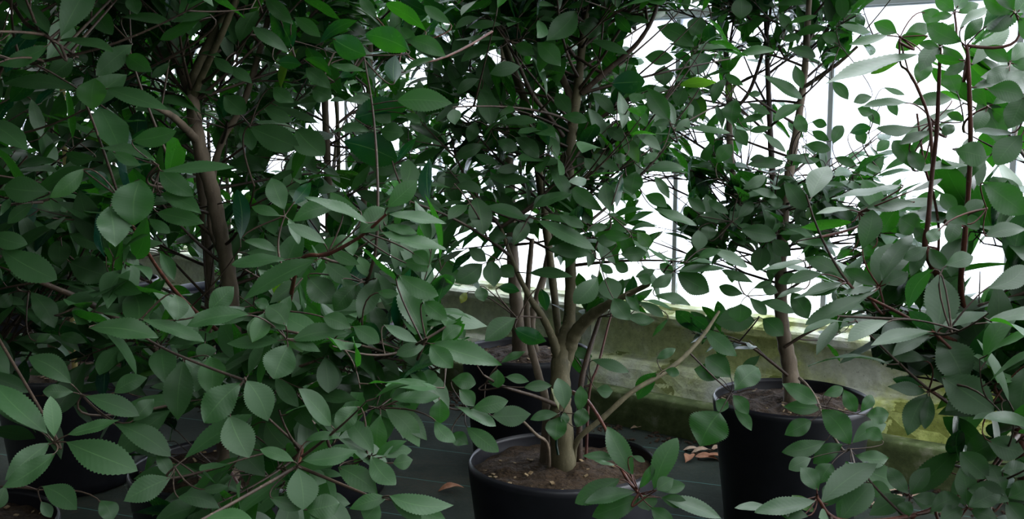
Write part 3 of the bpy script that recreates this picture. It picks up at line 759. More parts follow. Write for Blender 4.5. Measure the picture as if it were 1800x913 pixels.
# ---- sprays placed from the photograph; tile origin and scale, then
# "tile plant depth node : bx,by,tx,ty,width[flags] ; ..."  flags: u = lower side shows, y = young, d = dark old, o = yellowed
TILE = dict(a=(0,0,2.9925), b=(0,300,2.9925), c=(0,608,2.9925), d=(400,0,2.9925), e=(400,300,2.9925), f=(400,608,2.9925), g=(800,0,2.9925), h=(800,300,2.9925), i=(800,608,2.9925),
            j=(1100,0,2.9925), k=(1400,0,2.9925), l=(1100,300,2.9925), m=(1400,300,2.9925), n=(1400,608,2.9925), q=(0,453,1.985), p=(1200,453,1.985), r=(600,453,1.985))
SPRAYS = """
a K 1.36 265,205 : 255,180,75,-20,75 ; 315,200,470,-90,150 ; 245,185,105,195,45 ; 255,240,-10,345,80 ; 310,210,595,275,55
a D 1.55 690,230 : 695,235,505,400,110 ; 665,290,800,380,95 ; 490,35,590,185,105 ; 690,-25,720,75,80 ; 640,90,900,130,55d
a D 1.50 410,480 : 410,475,20,440,75 ; 500,410,490,580,150y ; 560,465,890,580,90
a D 1.75 1115,90 : 1110,75,895,115,45 ; 1060,100,840,210,55
a D 2.05 890,310 : 895,325,795,410,45 ; 1120,300,1230,390,60
a K 1.80 390,300 : 385,310,250,420,100d ; 165,520,215,720,70d ; 300,850,70,880,50 ; 510,830,345,805,70d
a D 1.50 830,870 : 815,850,525,780,60 ; 590,800,740,870,60 ; 840,905,1235,880,60 ; 690,740,930,690,100
b D 1.48 625,140 : 740,45,710,290,210 ; 575,185,605,405,165 ; 440,-10,260,145,90y ; 440,0,575,105,80u
b D 1.58 840,-5 : 840,-5,1020,135,110 ; 820,220,1075,280,90 ; 840,120,1060,230,90d
b K 1.50 -20,200 : 260,110,20,90,140d ; 0,240,50,150,40 ; -40,330,145,390,100 ; 0,410,300,575,150 ; 180,170,40,280,70
b D 1.78 320,350 : 310,360,310,510,110d ; 360,480,590,560,150d ; 840,430,915,580,70 ; 780,250,895,330,60 ; 360,330,560,400,80d
b D 1.42 740,785 : 735,780,1075,905,75 ; 465,830,835,880,110d ; 920,650,930,790,100d ; 1100,740,1230,610,110
b D 1.65 150,640 : 160,640,290,830,110d ; 310,870,460,905,60 ; 190,900,270,860,40y ; 60,640,-20,720,70
c K 1.32 285,510 : 250,465,-30,200,130 ; 220,455,-20,330,70 ; 285,480,265,265,90y ; 265,510,25,710,110 ; 300,560,10,750,100 ; 345,505,725,660,170 ; 350,470,630,390,60d
c K 1.45 200,760 : 220,740,405,865,120 ; 215,820,270,905,60 ; 525,815,590,925,100 ; 30,740,-20,860,80d
c D 1.48 430,260 : 445,265,735,370,100 ; 390,245,225,240,75 ; 375,200,150,60,120 ; 600,250,775,170,90 ; 700,400,810,280,90d ; 595,410,900,585,120 ; 820,560,900,690,70d
c D 1.50 965,75 : 965,80,935,395,150d ; 1105,55,1110,260,140y
c D 1.38 920,640 : 900,695,650,820,130 ; 930,800,1160,860,90 ; 1060,760,1200,740,50d ; 960,605,1330,360,100
q D 1.12 640,930 : 700,925,880,915,60y
q D 1.36 855,425 : 845,435,712,578,110 ; 860,430,935,572,100 ; 800,550,870,700,110d
q D 1.40 1000,285 : 1010,300,955,425,110 ; 1020,290,1215,262,60 ; 925,195,880,300,70y ; 870,200,650,240,60 ; 985,290,790,300,50d ; 1020,290,1120,330,40 ; 1000,240,930,170,80d
q D 1.55 1145,345 : 1145,350,1150,470,80 ; 720,350,680,470,70
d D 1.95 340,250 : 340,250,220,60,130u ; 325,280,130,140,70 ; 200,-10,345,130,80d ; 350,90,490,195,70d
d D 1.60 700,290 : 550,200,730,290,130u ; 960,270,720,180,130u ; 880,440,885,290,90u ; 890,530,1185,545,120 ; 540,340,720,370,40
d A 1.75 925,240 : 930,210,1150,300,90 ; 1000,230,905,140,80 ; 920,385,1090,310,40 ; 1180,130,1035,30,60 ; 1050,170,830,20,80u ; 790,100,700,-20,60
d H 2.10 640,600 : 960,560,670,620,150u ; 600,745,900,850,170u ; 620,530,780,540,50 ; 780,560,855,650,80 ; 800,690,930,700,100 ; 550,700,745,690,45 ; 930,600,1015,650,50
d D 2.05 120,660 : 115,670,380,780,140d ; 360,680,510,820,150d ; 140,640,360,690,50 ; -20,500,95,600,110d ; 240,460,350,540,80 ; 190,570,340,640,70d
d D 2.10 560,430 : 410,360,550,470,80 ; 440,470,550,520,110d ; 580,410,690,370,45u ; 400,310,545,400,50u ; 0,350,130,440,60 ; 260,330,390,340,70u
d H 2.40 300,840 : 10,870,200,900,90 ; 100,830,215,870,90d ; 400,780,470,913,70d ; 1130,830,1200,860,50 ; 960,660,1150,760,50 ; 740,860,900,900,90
e D 1.42 830,230 : 840,195,1000,50,105 ; 690,335,830,200,130 ; 845,230,1150,278,60 ; 800,320,1150,415,70 ; 820,290,1000,330,50 ; 740,280,405,140,55
e D 1.48 530,430 : 590,195,340,270,90 ; 540,420,695,495,65 ; 515,385,310,280,60 ; 470,470,75,690,100 ; 310,470,20,495,60 ; 700,210,540,115,80
e D 1.60 300,240 : 300,210,230,40,110 ; 280,240,125,190,55 ; 320,250,375,390,50 ; 80,370,270,430,50d ; 340,180,440,60,70u
e D 1.60 650,440 : 640,350,660,450,80y ; 690,450,735,560,70y ; 860,350,880,520,70 ; 560,400,640,350,50
e D 1.45 1045,890 : 1045,870,900,555,125 ; 900,545,1110,660,100 ; 1030,690,1160,790,90 ; 920,480,1060,530,70 ; 790,640,900,650,50 ; 970,430,1060,500,80d
e D 1.58 720,590 : 790,570,690,780,110d ; 680,600,560,740,100d ; 600,570,710,680,80d ; 510,480,655,590,90 ; 420,560,560,700,140d ; 400,560,220,700,80d ; 740,700,810,880,90d
e D 1.42 200,740 : 190,750,130,905,100y ; 205,740,300,840,80 ; 290,820,330,660,70 ; 500,770,650,830,90d ; 660,820,800,905,90 ; 820,810,1000,905,60 ; -80,790,115,760,80 ; 140,690,220,720,60
f D 1.52 250,160 : 250,165,375,325,80 ; 510,60,530,250,115 ; 400,230,690,290,80d ; 890,30,1095,90,80 ; 790,75,905,165,50
f D 1.42 800,330 : 830,335,1010,535,110y ; 805,360,790,570,110y ; 850,280,1120,270,70 ; 1120,280,1120,408,105 ; 1090,390,1200,510,80 ; 880,300,1050,500,90d
f D 1.36 735,590 : 770,570,635,395,110 ; 780,575,945,500,60 ; 810,590,970,550,70 ; 755,580,885,735,110 ; 870,620,975,600,80d ; 680,320,570,460,110d ; 580,640,790,780,120d
f D 1.32 365,635 : 390,605,685,550,90 ; 350,610,170,545,65y ; 370,645,400,865,160 ; 430,665,520,720,80 ; 410,870,590,830,130d ; 220,800,390,860,70d ; 410,500,600,490,50
f D 1.25 790,810 : 850,790,1190,840,100 ; 860,810,1020,918,90 ; 800,830,720,920,120 ; 1000,840,1150,918,90 ; 840,800,640,860,80d
f D 1.60 100,450 : 20,480,200,690,150d ; 200,400,340,560,120d ; 130,370,0,510,110 ; 270,640,240,740,60
r D 1.45 295,300 : 315,300,560,375,75 ; 310,300,390,385,70 ; 290,310,190,340,50 ; 350,300,420,240,50
i D 1.62 60,330 : 0,320,215,425,60 ; -20,470,70,520,80 ; 60,430,230,560,90d ; 90,330,280,290,90d ; -20,180,110,200,90d ; 20,230,100,320,80d
i A 2.15 160,200 : 225,125,225,222,85 ; 265,165,390,190,50 ; 240,90,370,30,40d ; 360,220,510,210,60d ; 190,370,400,360,110
i A 2.12 555,350 : 540,360,395,390,55 ; 575,335,540,170,95 ; 545,340,505,220,25o ; 650,350,660,210,70 ; 545,375,530,500,110 ; 575,350,575,425,45 ; 640,430,680,330,80d
i A 2.35 720,200 : 720,75,915,140,60d ; 740,230,830,240,70 ; 1060,140,960,285,90u ; 1105,130,1180,150,50d ; 1060,70,1160,15,50d ; 610,40,660,150,50u ; 600,10,720,60,60d
i A 1.87 965,780 : 935,680,800,425,115 ; 850,600,670,580,50 ; 845,630,730,605,22 ; 930,580,1000,612,30 ; 1045,760,1170,485,120 ; 970,750,1050,610,50 ; 950,770,680,830,80 ; 870,700,630,830,110 ; 975,800,720,900,120 ; 990,785,1020,870,105 ; 1060,760,1210,735,70 ; 1080,800,1230,835,70 ; 1030,850,1150,920,80
i A 1.85 1000,800 : 1090,800,1400,910,80 ; 1060,760,1150,700,80
p A 2.45 170,470 : 130,540,60,660,140 ; 180,465,265,385,85 ; 175,480,230,550,50 ; 180,530,240,605,40 ; 115,500,160,525,50 ; 75,250,190,345,60 ; 130,420,40,390,60 ; 170,420,80,350,80
p C 2.50 500,520 : 470,510,345,440,60 ; 585,655,485,530,85 ; 560,650,455,720,60 ; 480,530,350,520,50d ; 450,570,355,620,60d ; 500,640,345,680,60d ; 560,460,605,540,50 ; 620,540,660,480,40 ; 590,650,710,580,60d ; 490,480,560,455,40 ; 640,550,720,545,60d
p C 2.45 470,560 : 450,700,370,740,50 ; 520,720,480,790,70 ; 600,690,720,700,60 ; 700,640,640,600,50 ; 600,740,760,800,80d
p F 1.40 470,835 : 475,815,410,730,65 ; 480,860,680,720,90 ; 500,870,560,790,70 ; 465,850,250,890,60 ; 440,905,330,885,50 ; 550,918,660,790,90 ; 300,870,180,875,30 ; 400,905,350,870,40 ; 460,890,380,830,40y
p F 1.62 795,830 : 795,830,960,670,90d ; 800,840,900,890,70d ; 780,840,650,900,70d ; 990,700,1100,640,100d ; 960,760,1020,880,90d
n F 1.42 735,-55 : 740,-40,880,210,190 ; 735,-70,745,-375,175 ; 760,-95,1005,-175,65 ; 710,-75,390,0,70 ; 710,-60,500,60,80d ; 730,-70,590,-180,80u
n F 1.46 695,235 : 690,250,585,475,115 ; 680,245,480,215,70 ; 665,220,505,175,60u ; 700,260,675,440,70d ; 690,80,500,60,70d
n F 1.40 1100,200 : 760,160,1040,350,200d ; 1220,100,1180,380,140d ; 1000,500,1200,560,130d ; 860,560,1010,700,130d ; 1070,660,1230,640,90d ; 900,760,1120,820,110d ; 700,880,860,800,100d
k F 1.42 900,280 : 870,220,685,125,110 ; 915,350,1100,130,100 ; 915,250,1170,80,50u ; 880,220,980,90,70 ; 860,150,1070,35,50 ; 880,320,730,290,50u ; 885,330,770,395,60 ; 925,465,1230,370,80
k F 1.40 1200,500 : 1000,470,1200,510,110d ; 1200,500,1115,680,120 ; 1190,710,1050,870,130 ; 830,790,1000,830,130 ; 980,150,1230,0,160u ; 1150,700,930,690,40
k F 1.55 545,195 : 530,175,405,120,80 ; 560,200,700,130,80 ; 655,60,760,100,90 ; 700,190,520,250,90u ; 660,282,155,440,62 ; 550,320,390,390,60u ; 480,185,275,235,45 ; 640,440,690,310,90 ; 850,500,790,370,90
k F 1.52 720,640 : 820,520,600,550,75 ; 590,540,345,565,50 ; 620,670,420,675,60 ; 720,690,540,760,50 ; 620,900,510,740,100 ; 620,905,900,870,45 ; 590,790,660,900,80 ; 760,720,830,660,60 ; 880,640,790,600,50
k C 2.60 230,240 : 220,130,395,170,40 ; 130,180,215,215,60 ; 190,430,270,525,60d ; 400,510,300,540,55d ; 80,640,160,660,50 ; 45,760,180,790,60 ; 190,760,240,660,60d ; 280,700,390,670,60u
k C 2.65 380,700 : 420,800,490,740,60 ; 320,680,360,760,60d ; 200,830,320,880,50d ; 130,840,0,850,40 ; 460,460,570,500,30d ; 480,520,530,610,50d ; 400,600,320,570,60d ; 440,660,380,570,60d
m F 1.52 265,590 : 265,575,35,460,85 ; 240,590,40,655,70 ; 230,575,145,540,40 ; 135,545,-50,590,65 ; 240,600,-15,675,32
m F 1.50 435,610 : 430,610,250,520,70 ; 420,615,210,650,35 ; 410,635,45,815,85d ; 450,580,610,335,95 ; 345,415,400,205,120 ; 470,600,590,540,80d
m F 1.54 330,220 : 560,75,185,150,45 ; 620,165,370,200,70 ; 310,270,20,300,55u ; 285,205,100,230,30y ; -10,380,240,410,50 ; 540,190,450,330,100u ; 650,320,540,250,130 ; 600,110,770,40,35 ; 300,420,210,470,40u ; 420,400,340,440,60u
m F 1.35 1000,200 : 980,60,1210,230,150 ; 780,500,930,450,90 ; 720,520,590,730,90u ; 490,790,270,900,80 ; 990,350,1210,310,80d ; 900,290,800,200,110d ; 1000,620,1200,500,110d ; 760,300,700,380,70
j C 2.75 400,100 : 600,-20,605,100,105d ; 400,90,350,190,100d ; 360,250,160,140,100d ; 255,310,100,300,80d ; 350,310,250,290,45u ; 200,345,205,455,100d ; 340,400,460,290,100u ; 310,460,270,560,80d ; 400,500,320,480,60
j A 2.25 235,650 : 230,635,110,460,100 ; 310,670,550,700,35 ; 175,805,90,860,45y ; 0,720,65,860,65 ; 110,900,320,890,60 ; 240,640,150,650,40 ; 260,690,330,620,60
j C 2.70 560,530 : 580,520,560,660,95d ; 480,860,560,760,80y ; 640,500,710,495,35 ; 640,540,760,600,40 ; 600,650,730,605,40 ; 650,690,770,670,40 ; 580,680,640,770,70d ; 520,390,620,450,45 ; 540,410,460,550,60d
j C 2.70 840,150 : 870,170,810,70,60 ; 820,210,915,190,45 ; 780,30,950,20,35 ; 855,125,1010,80,30y ; 720,395,930,520,60 ; 890,340,930,470,60d ; 1090,430,1170,525,60d ; 1040,180,1115,220,65 ; 850,260,1000,300,60d
j C 2.65 940,680 : 930,550,780,640,60 ; 905,600,950,700,70 ; 980,690,1070,740,50 ; 945,760,1080,790,60 ; 720,700,840,800,40 ; 630,870,830,860,60d ; 650,840,740,830,50d ; 1085,740,1140,660,60d ; 830,830,1000,860,40
l A 2.25 60,60 : 55,5,30,130,105 ; 100,130,220,195,70 ; 150,200,375,290,50 ; 60,320,130,400,70y ; 30,360,130,470,30y ; 240,500,100,400,22y ; 150,30,230,150,50d
l C 2.55 560,270 : 380,240,530,275,50 ; 320,140,420,220,60 ; 590,250,665,160,60 ; 615,100,735,25,60 ; 650,95,800,145,40 ; 585,285,675,310,35 ; 600,310,795,350,95 ; 440,370,430,290,80d ; 380,310,380,420,80d ; 430,150,540,230,50
l A 2.30 250,530 : 440,410,640,510,60 ; 380,460,500,420,50 ; 270,530,530,515,45 ; 270,540,440,640,120d ; 245,540,130,610,65 ; 155,520,50,560,50 ; 150,660,340,710,55 ; 250,560,180,490,60
l C 2.60 640,660 : 720,390,690,530,100d ; 500,520,670,590,50d ; 670,620,770,590,40 ; 620,650,490,610,60 ; 605,700,600,800,120 ; 650,670,740,760,60 ; 700,690,890,750,60 ; 770,360,870,450,80d ; 840,60,950,210,90 ; 740,160,830,170,60 ; 800,640,720,620,60
l C 2.70 700,770 : 680,790,470,800,130d ; 720,780,830,870,100d ; 340,770,440,840,60u ; 450,870,520,900,80d ; 870,640,960,780,100d ; 940,560,800,590,60d
l A 2.35 100,700 : 20,770,150,790,50d ; 225,780,140,875,25 ; 60,690,200,770,50d ; 0,670,70,740,50
l F 1.60 960,470 : 940,470,705,530,35 ; 955,620,790,675,30
h A 2.15 390,245 : 380,265,150,190,60 ; 410,200,620,125,60 ; 410,190,470,125,50 ; 440,255,680,290,55y ; 430,260,740,420,80 ; 545,230,680,300,50 ; 300,400,380,270,80d
h A 2.15 810,230 : 785,215,615,85,85 ; 815,220,790,60,85 ; 800,230,860,235,20 ; 905,290,830,260,60 ; 920,355,785,340,60 ; 695,320,800,295,45 ; 720,440,490,415,80 ; 880,20,850,200,40u
h A 2.20 760,470 : 750,560,625,700,110 ; 800,560,840,690,120 ; 760,490,830,540,45 ; 840,490,910,530,60 ; 390,540,620,560,60d ; 830,670,920,790,100d ; 895,660,970,740,50 ; 900,770,1050,790,55d ; 960,560,1030,590,60 ; 870,440,1010,430,80d ; 850,380,740,360,70d
h A 2.20 230,470 : 195,470,205,615,100 ; 240,500,310,560,80 ; 145,490,0,590,110 ; 70,410,165,480,70 ; 270,350,175,340,70 ; 110,140,150,340,120d ; -20,95,150,120,55 ; 10,20,95,80,60 ; 170,30,395,55,65
h A 2.15 330,780 : 320,775,155,900,110d ; 310,830,480,900,90u ; 450,620,480,740,60u ; 225,615,340,635,55u ; 130,610,150,690,70d ; 60,640,30,700,40o ; -10,820,50,880,60
g A 2.15 285,215 : 270,205,0,210,30 ; 245,130,70,145,45y ; 130,95,0,150,45y ; 235,255,30,325,60 ; 345,350,180,390,75 ; 315,235,420,290,70 ; 430,220,555,350,100 ; 640,55,480,215,120 ; 580,45,720,5,35
g A 2.20 190,680 : 125,415,10,495,55 ; 130,480,190,660,110 ; 235,650,435,640,50 ; 105,640,70,750,70 ; 155,760,0,830,70 ; 100,815,230,870,45 ; 220,740,330,790,70 ; 310,720,440,830,80 ; 350,880,220,900,50d
g A 2.25 760,330 : 640,130,770,170,110d ; 720,215,910,285,50 ; 860,60,1020,120,40 ; 930,170,840,70,60u ; 530,490,610,600,80d ; 820,440,1000,430,120u ; 780,90,700,60,60u
g A 2.20 850,640 : 720,490,840,610,60 ; 860,480,880,680,60 ; 870,720,965,860,70y ; 720,810,870,900,60 ; 680,830,730,900,60d ; 560,610,700,640,60 ; 790,680,890,740,70d ; 900,820,830,850,60d
"""
SPRAYS += """
n F 1.45 600,800 : 600,790,700,640,90d ; 590,780,480,640,80d ; 610,800,760,800,70d ; 600,820,560,920,80d
n F 1.40 900,850 : 890,840,860,640,110d ; 900,850,1080,760,110d ; 880,860,760,920,90d ; 920,870,1060,920,90d
n F 1.38 1100,800 : 1090,790,1010,620,110d ; 1110,800,1230,720,110d ; 1100,820,1190,930,110d
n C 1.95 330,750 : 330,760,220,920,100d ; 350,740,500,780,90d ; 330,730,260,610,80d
k F 1.46 760,230 : 760,230,650,380,90 ; 770,240,880,370,80 ; 750,250,640,230,50 ; 765,220,830,120,70u
k F 1.38 1150,60 : 1150,60,980,-20,110 ; 1160,70,1260,-60,110u ; 1140,80,1010,170,100 ; 1170,90,1300,190,110 ; 1140,60,1060,-80,90
k F 1.42 1120,330 : 1120,330,980,250,80 ; 1130,320,1240,230,90 ; 1120,350,1000,440,80d ; 1140,340,1260,330,70
k F 1.45 830,60 : 830,60,730,-10,80 ; 840,50,900,-60,70u ; 820,80,710,90,45 ; 850,70,960,20,60
k F 1.50 1010,560 : 1000,560,900,480,70 ; 1020,570,1140,640,80 ; 1000,580,940,700,80 ; 1030,550,1180,480,60
m F 1.50 690,400 : 690,400,560,470,70 ; 700,390,620,300,70 ; 700,410,800,520,80 ; 680,420,600,560,70
m F 1.42 850,230 : 850,230,760,120,80 ; 860,240,990,160,70 ; 850,250,800,380,80 ; 870,230,960,310,70d
"""
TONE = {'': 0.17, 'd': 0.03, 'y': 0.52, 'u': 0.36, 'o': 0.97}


def read_sprays():
    """each spray: plant, node and leaves (base, axis, normal, length, width, tone) as places in the greenhouse"""
    out = []
    for ln in SPRAYS.strip().splitlines():
        if ':' not in ln: continue
        head, body = ln.split(':')
        t, pk, dep, node = head.split()
        ox, oy, sc = TILE[t]; dep = float(dep)
        nx, ny = [float(v) for v in node.split(',')]
        N = pt(ox + nx / sc, oy + ny / sc, dep + 0.012)
        leaves = []
        for it in body.split(';'):
            it = it.strip(); fl = ''
            while it[-1].isalpha(): fl = it[-1] + fl; it = it[:-1]
            bx, by, tx, ty, w = [float(v) for v in it.split(',')]
            bx, by, tx, ty, w = ox + bx / sc, oy + by / sc, ox + tx / sc, oy + ty / sc, w / sc
            db = dep + RNG.uniform(-0.02, 0.02)
            b = pt(bx, by, db)
            lpx = math.hypot(tx - bx, ty - by)
            dt = db - 0.45 * (ty - by) / FPX * db * RNG.uniform(0.6, 1.2) + RNG.normal(0, 0.12) * lpx / FPX * db
            if 'u' in fl: dt = db + 0.3 * abs(ty - by) / FPX * db
            e = pt(tx, ty, dt)
            L = float(np.linalg.norm(e - b)); a = (e - b) / L
            ww = w * db / FPX
            W = max(ww * 1.04, 0.37 * L)
            view = unit(CAM - (b + e) / 2); n0 = unit(view - a * (view @ a)); s0 = np.cross(a, n0)
            phi = math.acos(min(1.0, ww * 1.02 / W))
            c1 = math.cos(phi) * n0 + math.sin(phi) * s0; c2 = math.cos(phi) * n0 - math.sin(phi) * s0
            if 'u' in fl: nn = -(c1 if c1[2] < c2[2] else c2)
            else: nn = c1 if c1[2] > c2[2] else c2
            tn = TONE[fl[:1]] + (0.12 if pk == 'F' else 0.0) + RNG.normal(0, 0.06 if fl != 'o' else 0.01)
            leaves.append((b, a, nn, L, W, float(np.clip(tn, 0, 1)), math.cos(phi)))
        out.append((pk, dep, N, leaves))
    return out
LAID = read_sprays()
# how near the laid leaves come in each direction, so that filler leaves grow behind them
CELL = 5
NEAR = np.full((913 // CELL + 2, 1800 // CELL + 2), 99.0)
for pk, dep, N, leaves in LAID:
    for b, a, nn, L, W, tn, cph in leaves:
        sd = np.cross(a, nn)
        for v in np.linspace(0.06, 0.94, 22):
            hw = W / 2 * 0.95 * math.sin(math.pi * v) ** 0.8
            for u in np.linspace(-1, 1, 11):
                x, y, d = proj(b + a * L * v + sd * hw * u)
                ix, iy = int(x // CELL), int(y // CELL)
                if 0 <= ix < NEAR.shape[1] and 0 <= iy < NEAR.shape[0]: NEAR[iy, ix] = min(NEAR[iy, ix], d)
NEAR[NEAR > 50] = -99.0
def hides_laid(P):
    x, y, d = proj(P)
    ix, iy = (x // CELL).astype(int), (y // CELL).astype(int)
    ok = (ix >= 0) & (iy >= 0) & (ix < NEAR.shape[1]) & (iy < NEAR.shape[0])
    return (d[ok] < NEAR[iy[ok], ix[ok]] + 0.025).any() if ok.any() else False

# ---- procedural limbs (each with its own leaves)
clothe(D, qD1, 1.0, 1.60, 0.05, 0.36, 0.095, 1.0, 0.22)
clothe(D, qD3, 1.0, 1.60, 0.06, 0.40, 0.095, 1.0, 0.22)
clothe(D, qD5, 0.8, 1.60, 0.045, 0.36, 0.09, 1.0, 0.25)
clothe(D, qD6, 0.62, 1.60, 0.05, 0.42, 0.09, 1.0, 0.2)
clothe(D, qD0, 0.40, 0.80, 0.035, 0.46, 0.095, 1.0, 0.2)
# boughs added over the path, out of view, to shade the low leaves
def overhang(plant, Q, n, z0, z1, reach, az0, az1):
    for z in np.linspace(z0, z1, n):
        i = int(np.argmin(np.abs(Q[:, 2] - z)))
        grow_limb(plant, Q[i], RNG.uniform(az0, az1), RNG.uniform(0.05, 0.35), reach * RNG.uniform(0.6, 1.1), 0.006, 0.10, 1.3, 0.2, 5, True)
for q in (qD1, qD2, qD3): overhang(D, q, 6, 1.45, 1.80, 0.95, -2.4, -0.9)
overhang(K, qK[0], 9, 1.35, 1.75, 1.0, -1.9, 0.3)
overhang(K, qK[1], 6, 1.35, 1.75, 0.9, -1.9, 0.3)
clothe(K, qK[0], 0.36, 0.7, 0.03, 0.50, 0.095, 1.1, 0.14, twigs=4)
clothe(K, qK[0], 0.60, 1.6, 0.045, 0.46, 0.10, 1.0, 0.2)
clothe(K, qK[1], 0.45, 1.6, 0.06, 0.42, 0.10, 1.0, 0.2)
clothe(H, qH0, 0.42, 1.75, 0.06, 0.42, 0.09, 1.0, 0.25)
clothe(H, qH1, 0.5, 1.75, 0.055, 0.40, 0.09, 1.0, 0.25)
for q in qJ: clothe(J, q, 0.42, 1.75, 0.065, 0.44, 0.09, 1.0, 0.25)
clothe(A, qA0, 0.74, 1.75, 0.020, 0.38, 0.080, 1.1, 0.2, twigs=4)
for z in np.arange(0.78, 1.40, 0.030):          # limbs on the open, near side
    i = int(np.argmin(np.abs(qA0[:, 2] - z)))
    grow_limb(A, qA0[i], RNG.uniform(-2.6, -0.5), RNG.uniform(0.0, 0.6), RNG.uniform(0.16, 0.36), 0.0035, 0.080, 1.1, 0.2, 4)
clothe(A, qA1, 0.78, 1.05, 0.06, 0.32, 0.083, 1.0, 0.2)
clothe(A, qA5, 1.12, 1.5, 0.05, 0.36, 0.083, 1.0, 0.22)
clothe(A, qA2, 1.1, 1.5, 0.06, 0.34, 0.083, 1.0, 0.22)
clothe(A, qA3, 1.1, 1.5, 0.06, 0.30, 0.083, 1.0, 0.22)
clothe(B, qB, 0.66, 1.75, 0.05, 0.42, 0.085, 1.0, 0.22)
clothe(B, qB2, 0.66, 1.75, 0.055, 0.40, 0.085, 1.0, 0.22)
clothe(C, qC0, 0.60, 1.7, 0.030, 0.38, 0.08, 1.0, 0.18)
for z in np.arange(0.62, 1.00, 0.022):
    i = int(np.argmin(np.abs(qC0[:, 2] - z)))
    grow_limb(C, qC0[i], RNG.uniform(-3.0, 0.0), RNG.uniform(0.0, 0.5), RNG.uniform(0.18, 0.42), 0.0035, 0.078, 1.1, 0.18, 4)
clothe(C, qC1, 0.72, 1.7, 0.045, 0.32, 0.08, 1.0, 0.18)
clothe(C, qC2, 0.66, 1.7, 0.035, 0.34, 0.08, 1.0, 0.18)
clothe(F, qF0, 0.38, 0.80, 0.05, 0.30, 0.10, 1.0, 0.15)
clothe(F, qF3, 0.40, 1.10, 0.06, 0.22, 0.10, 1.0, 0.2)
def dress(plant, Q, step, ln, leaf_len, tone=0.2, f0=0.2):
    n = max(2, int(len(Q) * 0 + np.linalg.norm(np.diff(Q, axis=0), axis=1).sum() / step))
    for f in np.linspace(f0, 0.98, n):
        i = int(f * (len(Q) - 1)); T = unit(Q[min(i + 1, len(Q) - 1)] - Q[i - 1])
        az = math.atan2(T[1], T[0]) + RNG.choice([-1, 1]) * RNG.uniform(0.3, 1.5)
        grow_limb(plant, Q[i], az, RNG.uniform(-0.3, 0.9), ln * RNG.uniform(0.7, 1.2), 0.0022, leaf_len, 1.0, tone, 1)
for q in LOW_D: dress(D, q, 0.05, 0.15, 0.090, 0.12, 0.02)
for q in LOW_K: dress(K, q, 0.06, 0.18, 0.10, 0.16)
for q in LOW_C: dress(C, q, 0.06, 0.13, 0.078, 0.16)
for q in LOW_A: dress(A, q, 0.06, 0.14, 0.08, 0.16)
for q in LOW_F: dress(F, q, 0.035, 0.18, 0.095, 0.12)
for q3, p in zip(qL, ROW):
    for q in q3: clothe(p, q, 0.42, 1.8, 0.105, 0.44, 0.09, 1.0, 0.28)

# ---- sprays placed from the photograph
def build_sprays():
    for pk, dep, N, leaves in LAID:
        pl = PLANTS[pk]
        wood, lv = MB(), MB()
        dirs = []
        for b, a, nn, L, W, tn, cph in leaves:
            # petiole: to the node when near, else to the plant's nearest wood
            g = b + a * 0.006
            dist = np.linalg.norm(N - b)
            tgt = N
            if dist >= 0.085:
                cl = pl.cloud(); tgt = cl[np.argmin(np.linalg.norm(cl - b, axis=1) + 0.5 * np.maximum(0, cl[:, 2] - b[2]))]
                if np.linalg.norm(tgt - b) > dist: tgt = N
            dd = np.linalg.norm(tgt - b)
            Pq = bez(g, tgt, -a * min(0.03, dd * 0.4), 7)
            wd = wood if tgt is N else MB()
            tube(wd, Pq, np.linspace(0.0009, 0.0010 if dd < 0.05 else 0.0014, 7), 5)
            lf = lv if tgt is N else MB()
            add_leaf(lf, b, a, nn, L, W, tn, hi=True, arch=RNG.uniform(0.01, 0.09) * cph, fold=RNG.uniform(0.04, 0.30), twist=RNG.normal(0, 0.14))
            if tgt is not N:
                ob = wd.build('branch', M_TWIG, pl.root, pl.c)
                lf.build('leaves', M_LEAFS if pk == 'F' else M_LEAF, ob, pl.c, leafy=True)
            else:
                dirs.append(a)
        if not dirs: continue
        cl = pl.cloud()
        back = -unit(np.mean(dirs, 0)) * 0.04 + np.array([0, 0, -0.03])
        tgt = cl[np.argmin(np.linalg.norm(cl - N, axis=1) + 0.6 * np.maximum(0, cl[:, 2] - N[2] + 0.02))]
        Pq = bez(N, tgt, back, 10)
        tube(wood, Pq, np.linspace(0.0014, 0.0022, 10), 6)
        tube(wood, np.array([N - (Pq[1] - N) * 0.2, N, N + (Pq[1] - N) * 0.3]), np.array([0.0012, 0.0024, 0.0015]), 6)   # the bud
        br = wood.build('branch', M_RED if pk == 'F' or pk == 'A' and dep < 2.0 else M_TWIG, pl.root, pl.c)
        lv.build('leaves', M_LEAFS if pk == 'F' else M_LEAF, br, pl.c, leafy=True)
build_sprays()

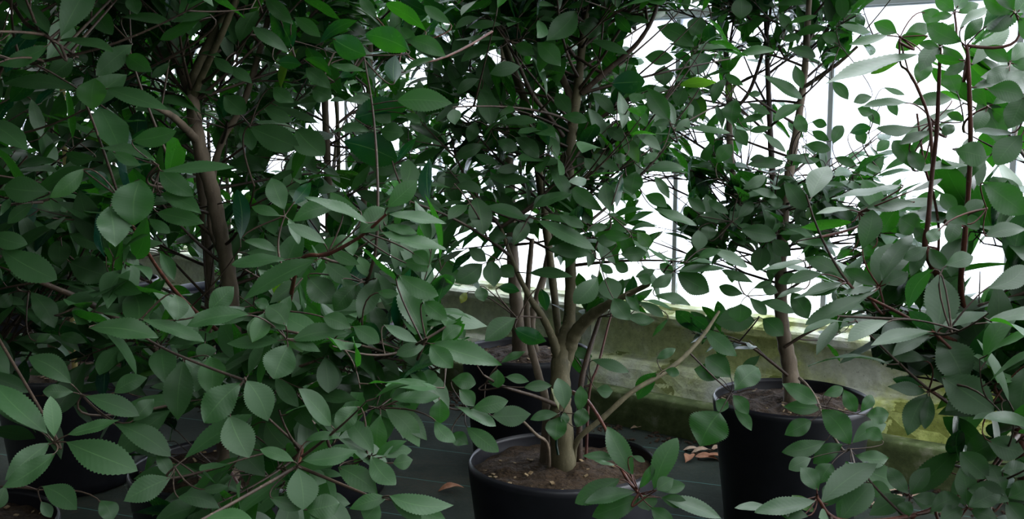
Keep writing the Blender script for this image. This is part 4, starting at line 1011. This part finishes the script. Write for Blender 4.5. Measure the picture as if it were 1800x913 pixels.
# ---------------------------------------------------------------- fallen leaves and debris
def fallen(px, py, L, ang, label, m=M_DEAD, curl=0.25, group=None):
    p = on_height(px, py, 0.006)
    mb = MB()
    a = np.array([math.cos(ang), math.sin(ang), 0.06])
    add_leaf(mb, np.zeros(3), a, np.array([0.1, -0.15, 1.0]), L, L * 0.45, 0.5, hi=True, arch=curl * 0.4, fold=0.5, twist=0.5)
    v = mb.v[0]; v[:, 2] -= v[:, 2].min()
    v2 = v + np.array([0, 0, 0.0012])
    o = mb.build('fallen_leaf', m, None, None)
    o.location = (p[0], p[1], 0.001)
    sol = o.modifiers.new('thickness', 'SOLIDIFY'); sol.thickness = 0.0008
    o['label'] = label; o['category'] = 'leaf'
    if group: o['group'] = group
    return o
GF = 'fallen leaves on the floor'
fallen(770, 862, 0.075, 0.25, 'curled orange-brown leaf lying alone on the dark matting left of the front pot', M_DEAD, 0.3, GF)
fallen(1108, 752, 0.05, 0.1, 'pale fallen leaf against the plinth behind the front pot', M_DEADP, 0.2, GF)
for (x, y, a) in [(1215, 795, 0.2), (1236, 802, -0.4), (1250, 790, 0.5), (1205, 812, 1.2), (1262, 806, 2.9), (1228, 786, 0.9), (1200, 790, -0.2)]:
    fallen(x, y, RNG.uniform(0.05, 0.075), a, 'dry fallen leaf in the brown litter between the two right pots', M_DEAD if RNG.uniform() < 0.5 else M_DEADP, 0.25, GF)
for (x, y, a) in [(1552, 865, 0.2), (1575, 880, 1.2), (1530, 885, -0.3), (1600, 872, 0.6)]:
    fallen(x, y, RNG.uniform(0.05, 0.07), a, 'dry fallen leaf on the floor right of the tall pot', M_DEADP, 0.25, GF)
mb = MB(); rg = np.random.default_rng(4)
for _ in range(900):
    s = rg.uniform(-1.8, 3.5); d = -abs(rg.normal(0, 0.10)) - 0.003
    p = wpt(s, d, 0.001); r = rg.uniform(0.002, 0.008); a = rg.uniform(0, 3.14)
    dx = np.array([math.cos(a), math.sin(a), rg.uniform(-.2, .3)]) * r * 1.6; dy = np.array([-math.sin(a), math.cos(a), 0]) * r * 0.8; up = np.array([0, 0, r * 0.7])
    p[2] += abs(dx[2])
    box(mb, [p - dx - dy, p + dx - dy, p + dx + dy, p - dx + dy, p - dx * .6 - dy * .6 + up, p + dx * .6 - dy * .6 + up, p + dx * .6 + dy * .6 + up, p - dx * .6 + dy * .6 + up])
o = mb.build('dirt_crumbs', M_SOIL, None, None, smooth=False)
o['kind'] = 'stuff'; o['label'] = 'dark dirt crumbs gathered along the foot of the sill'; o['category'] = 'dirt'
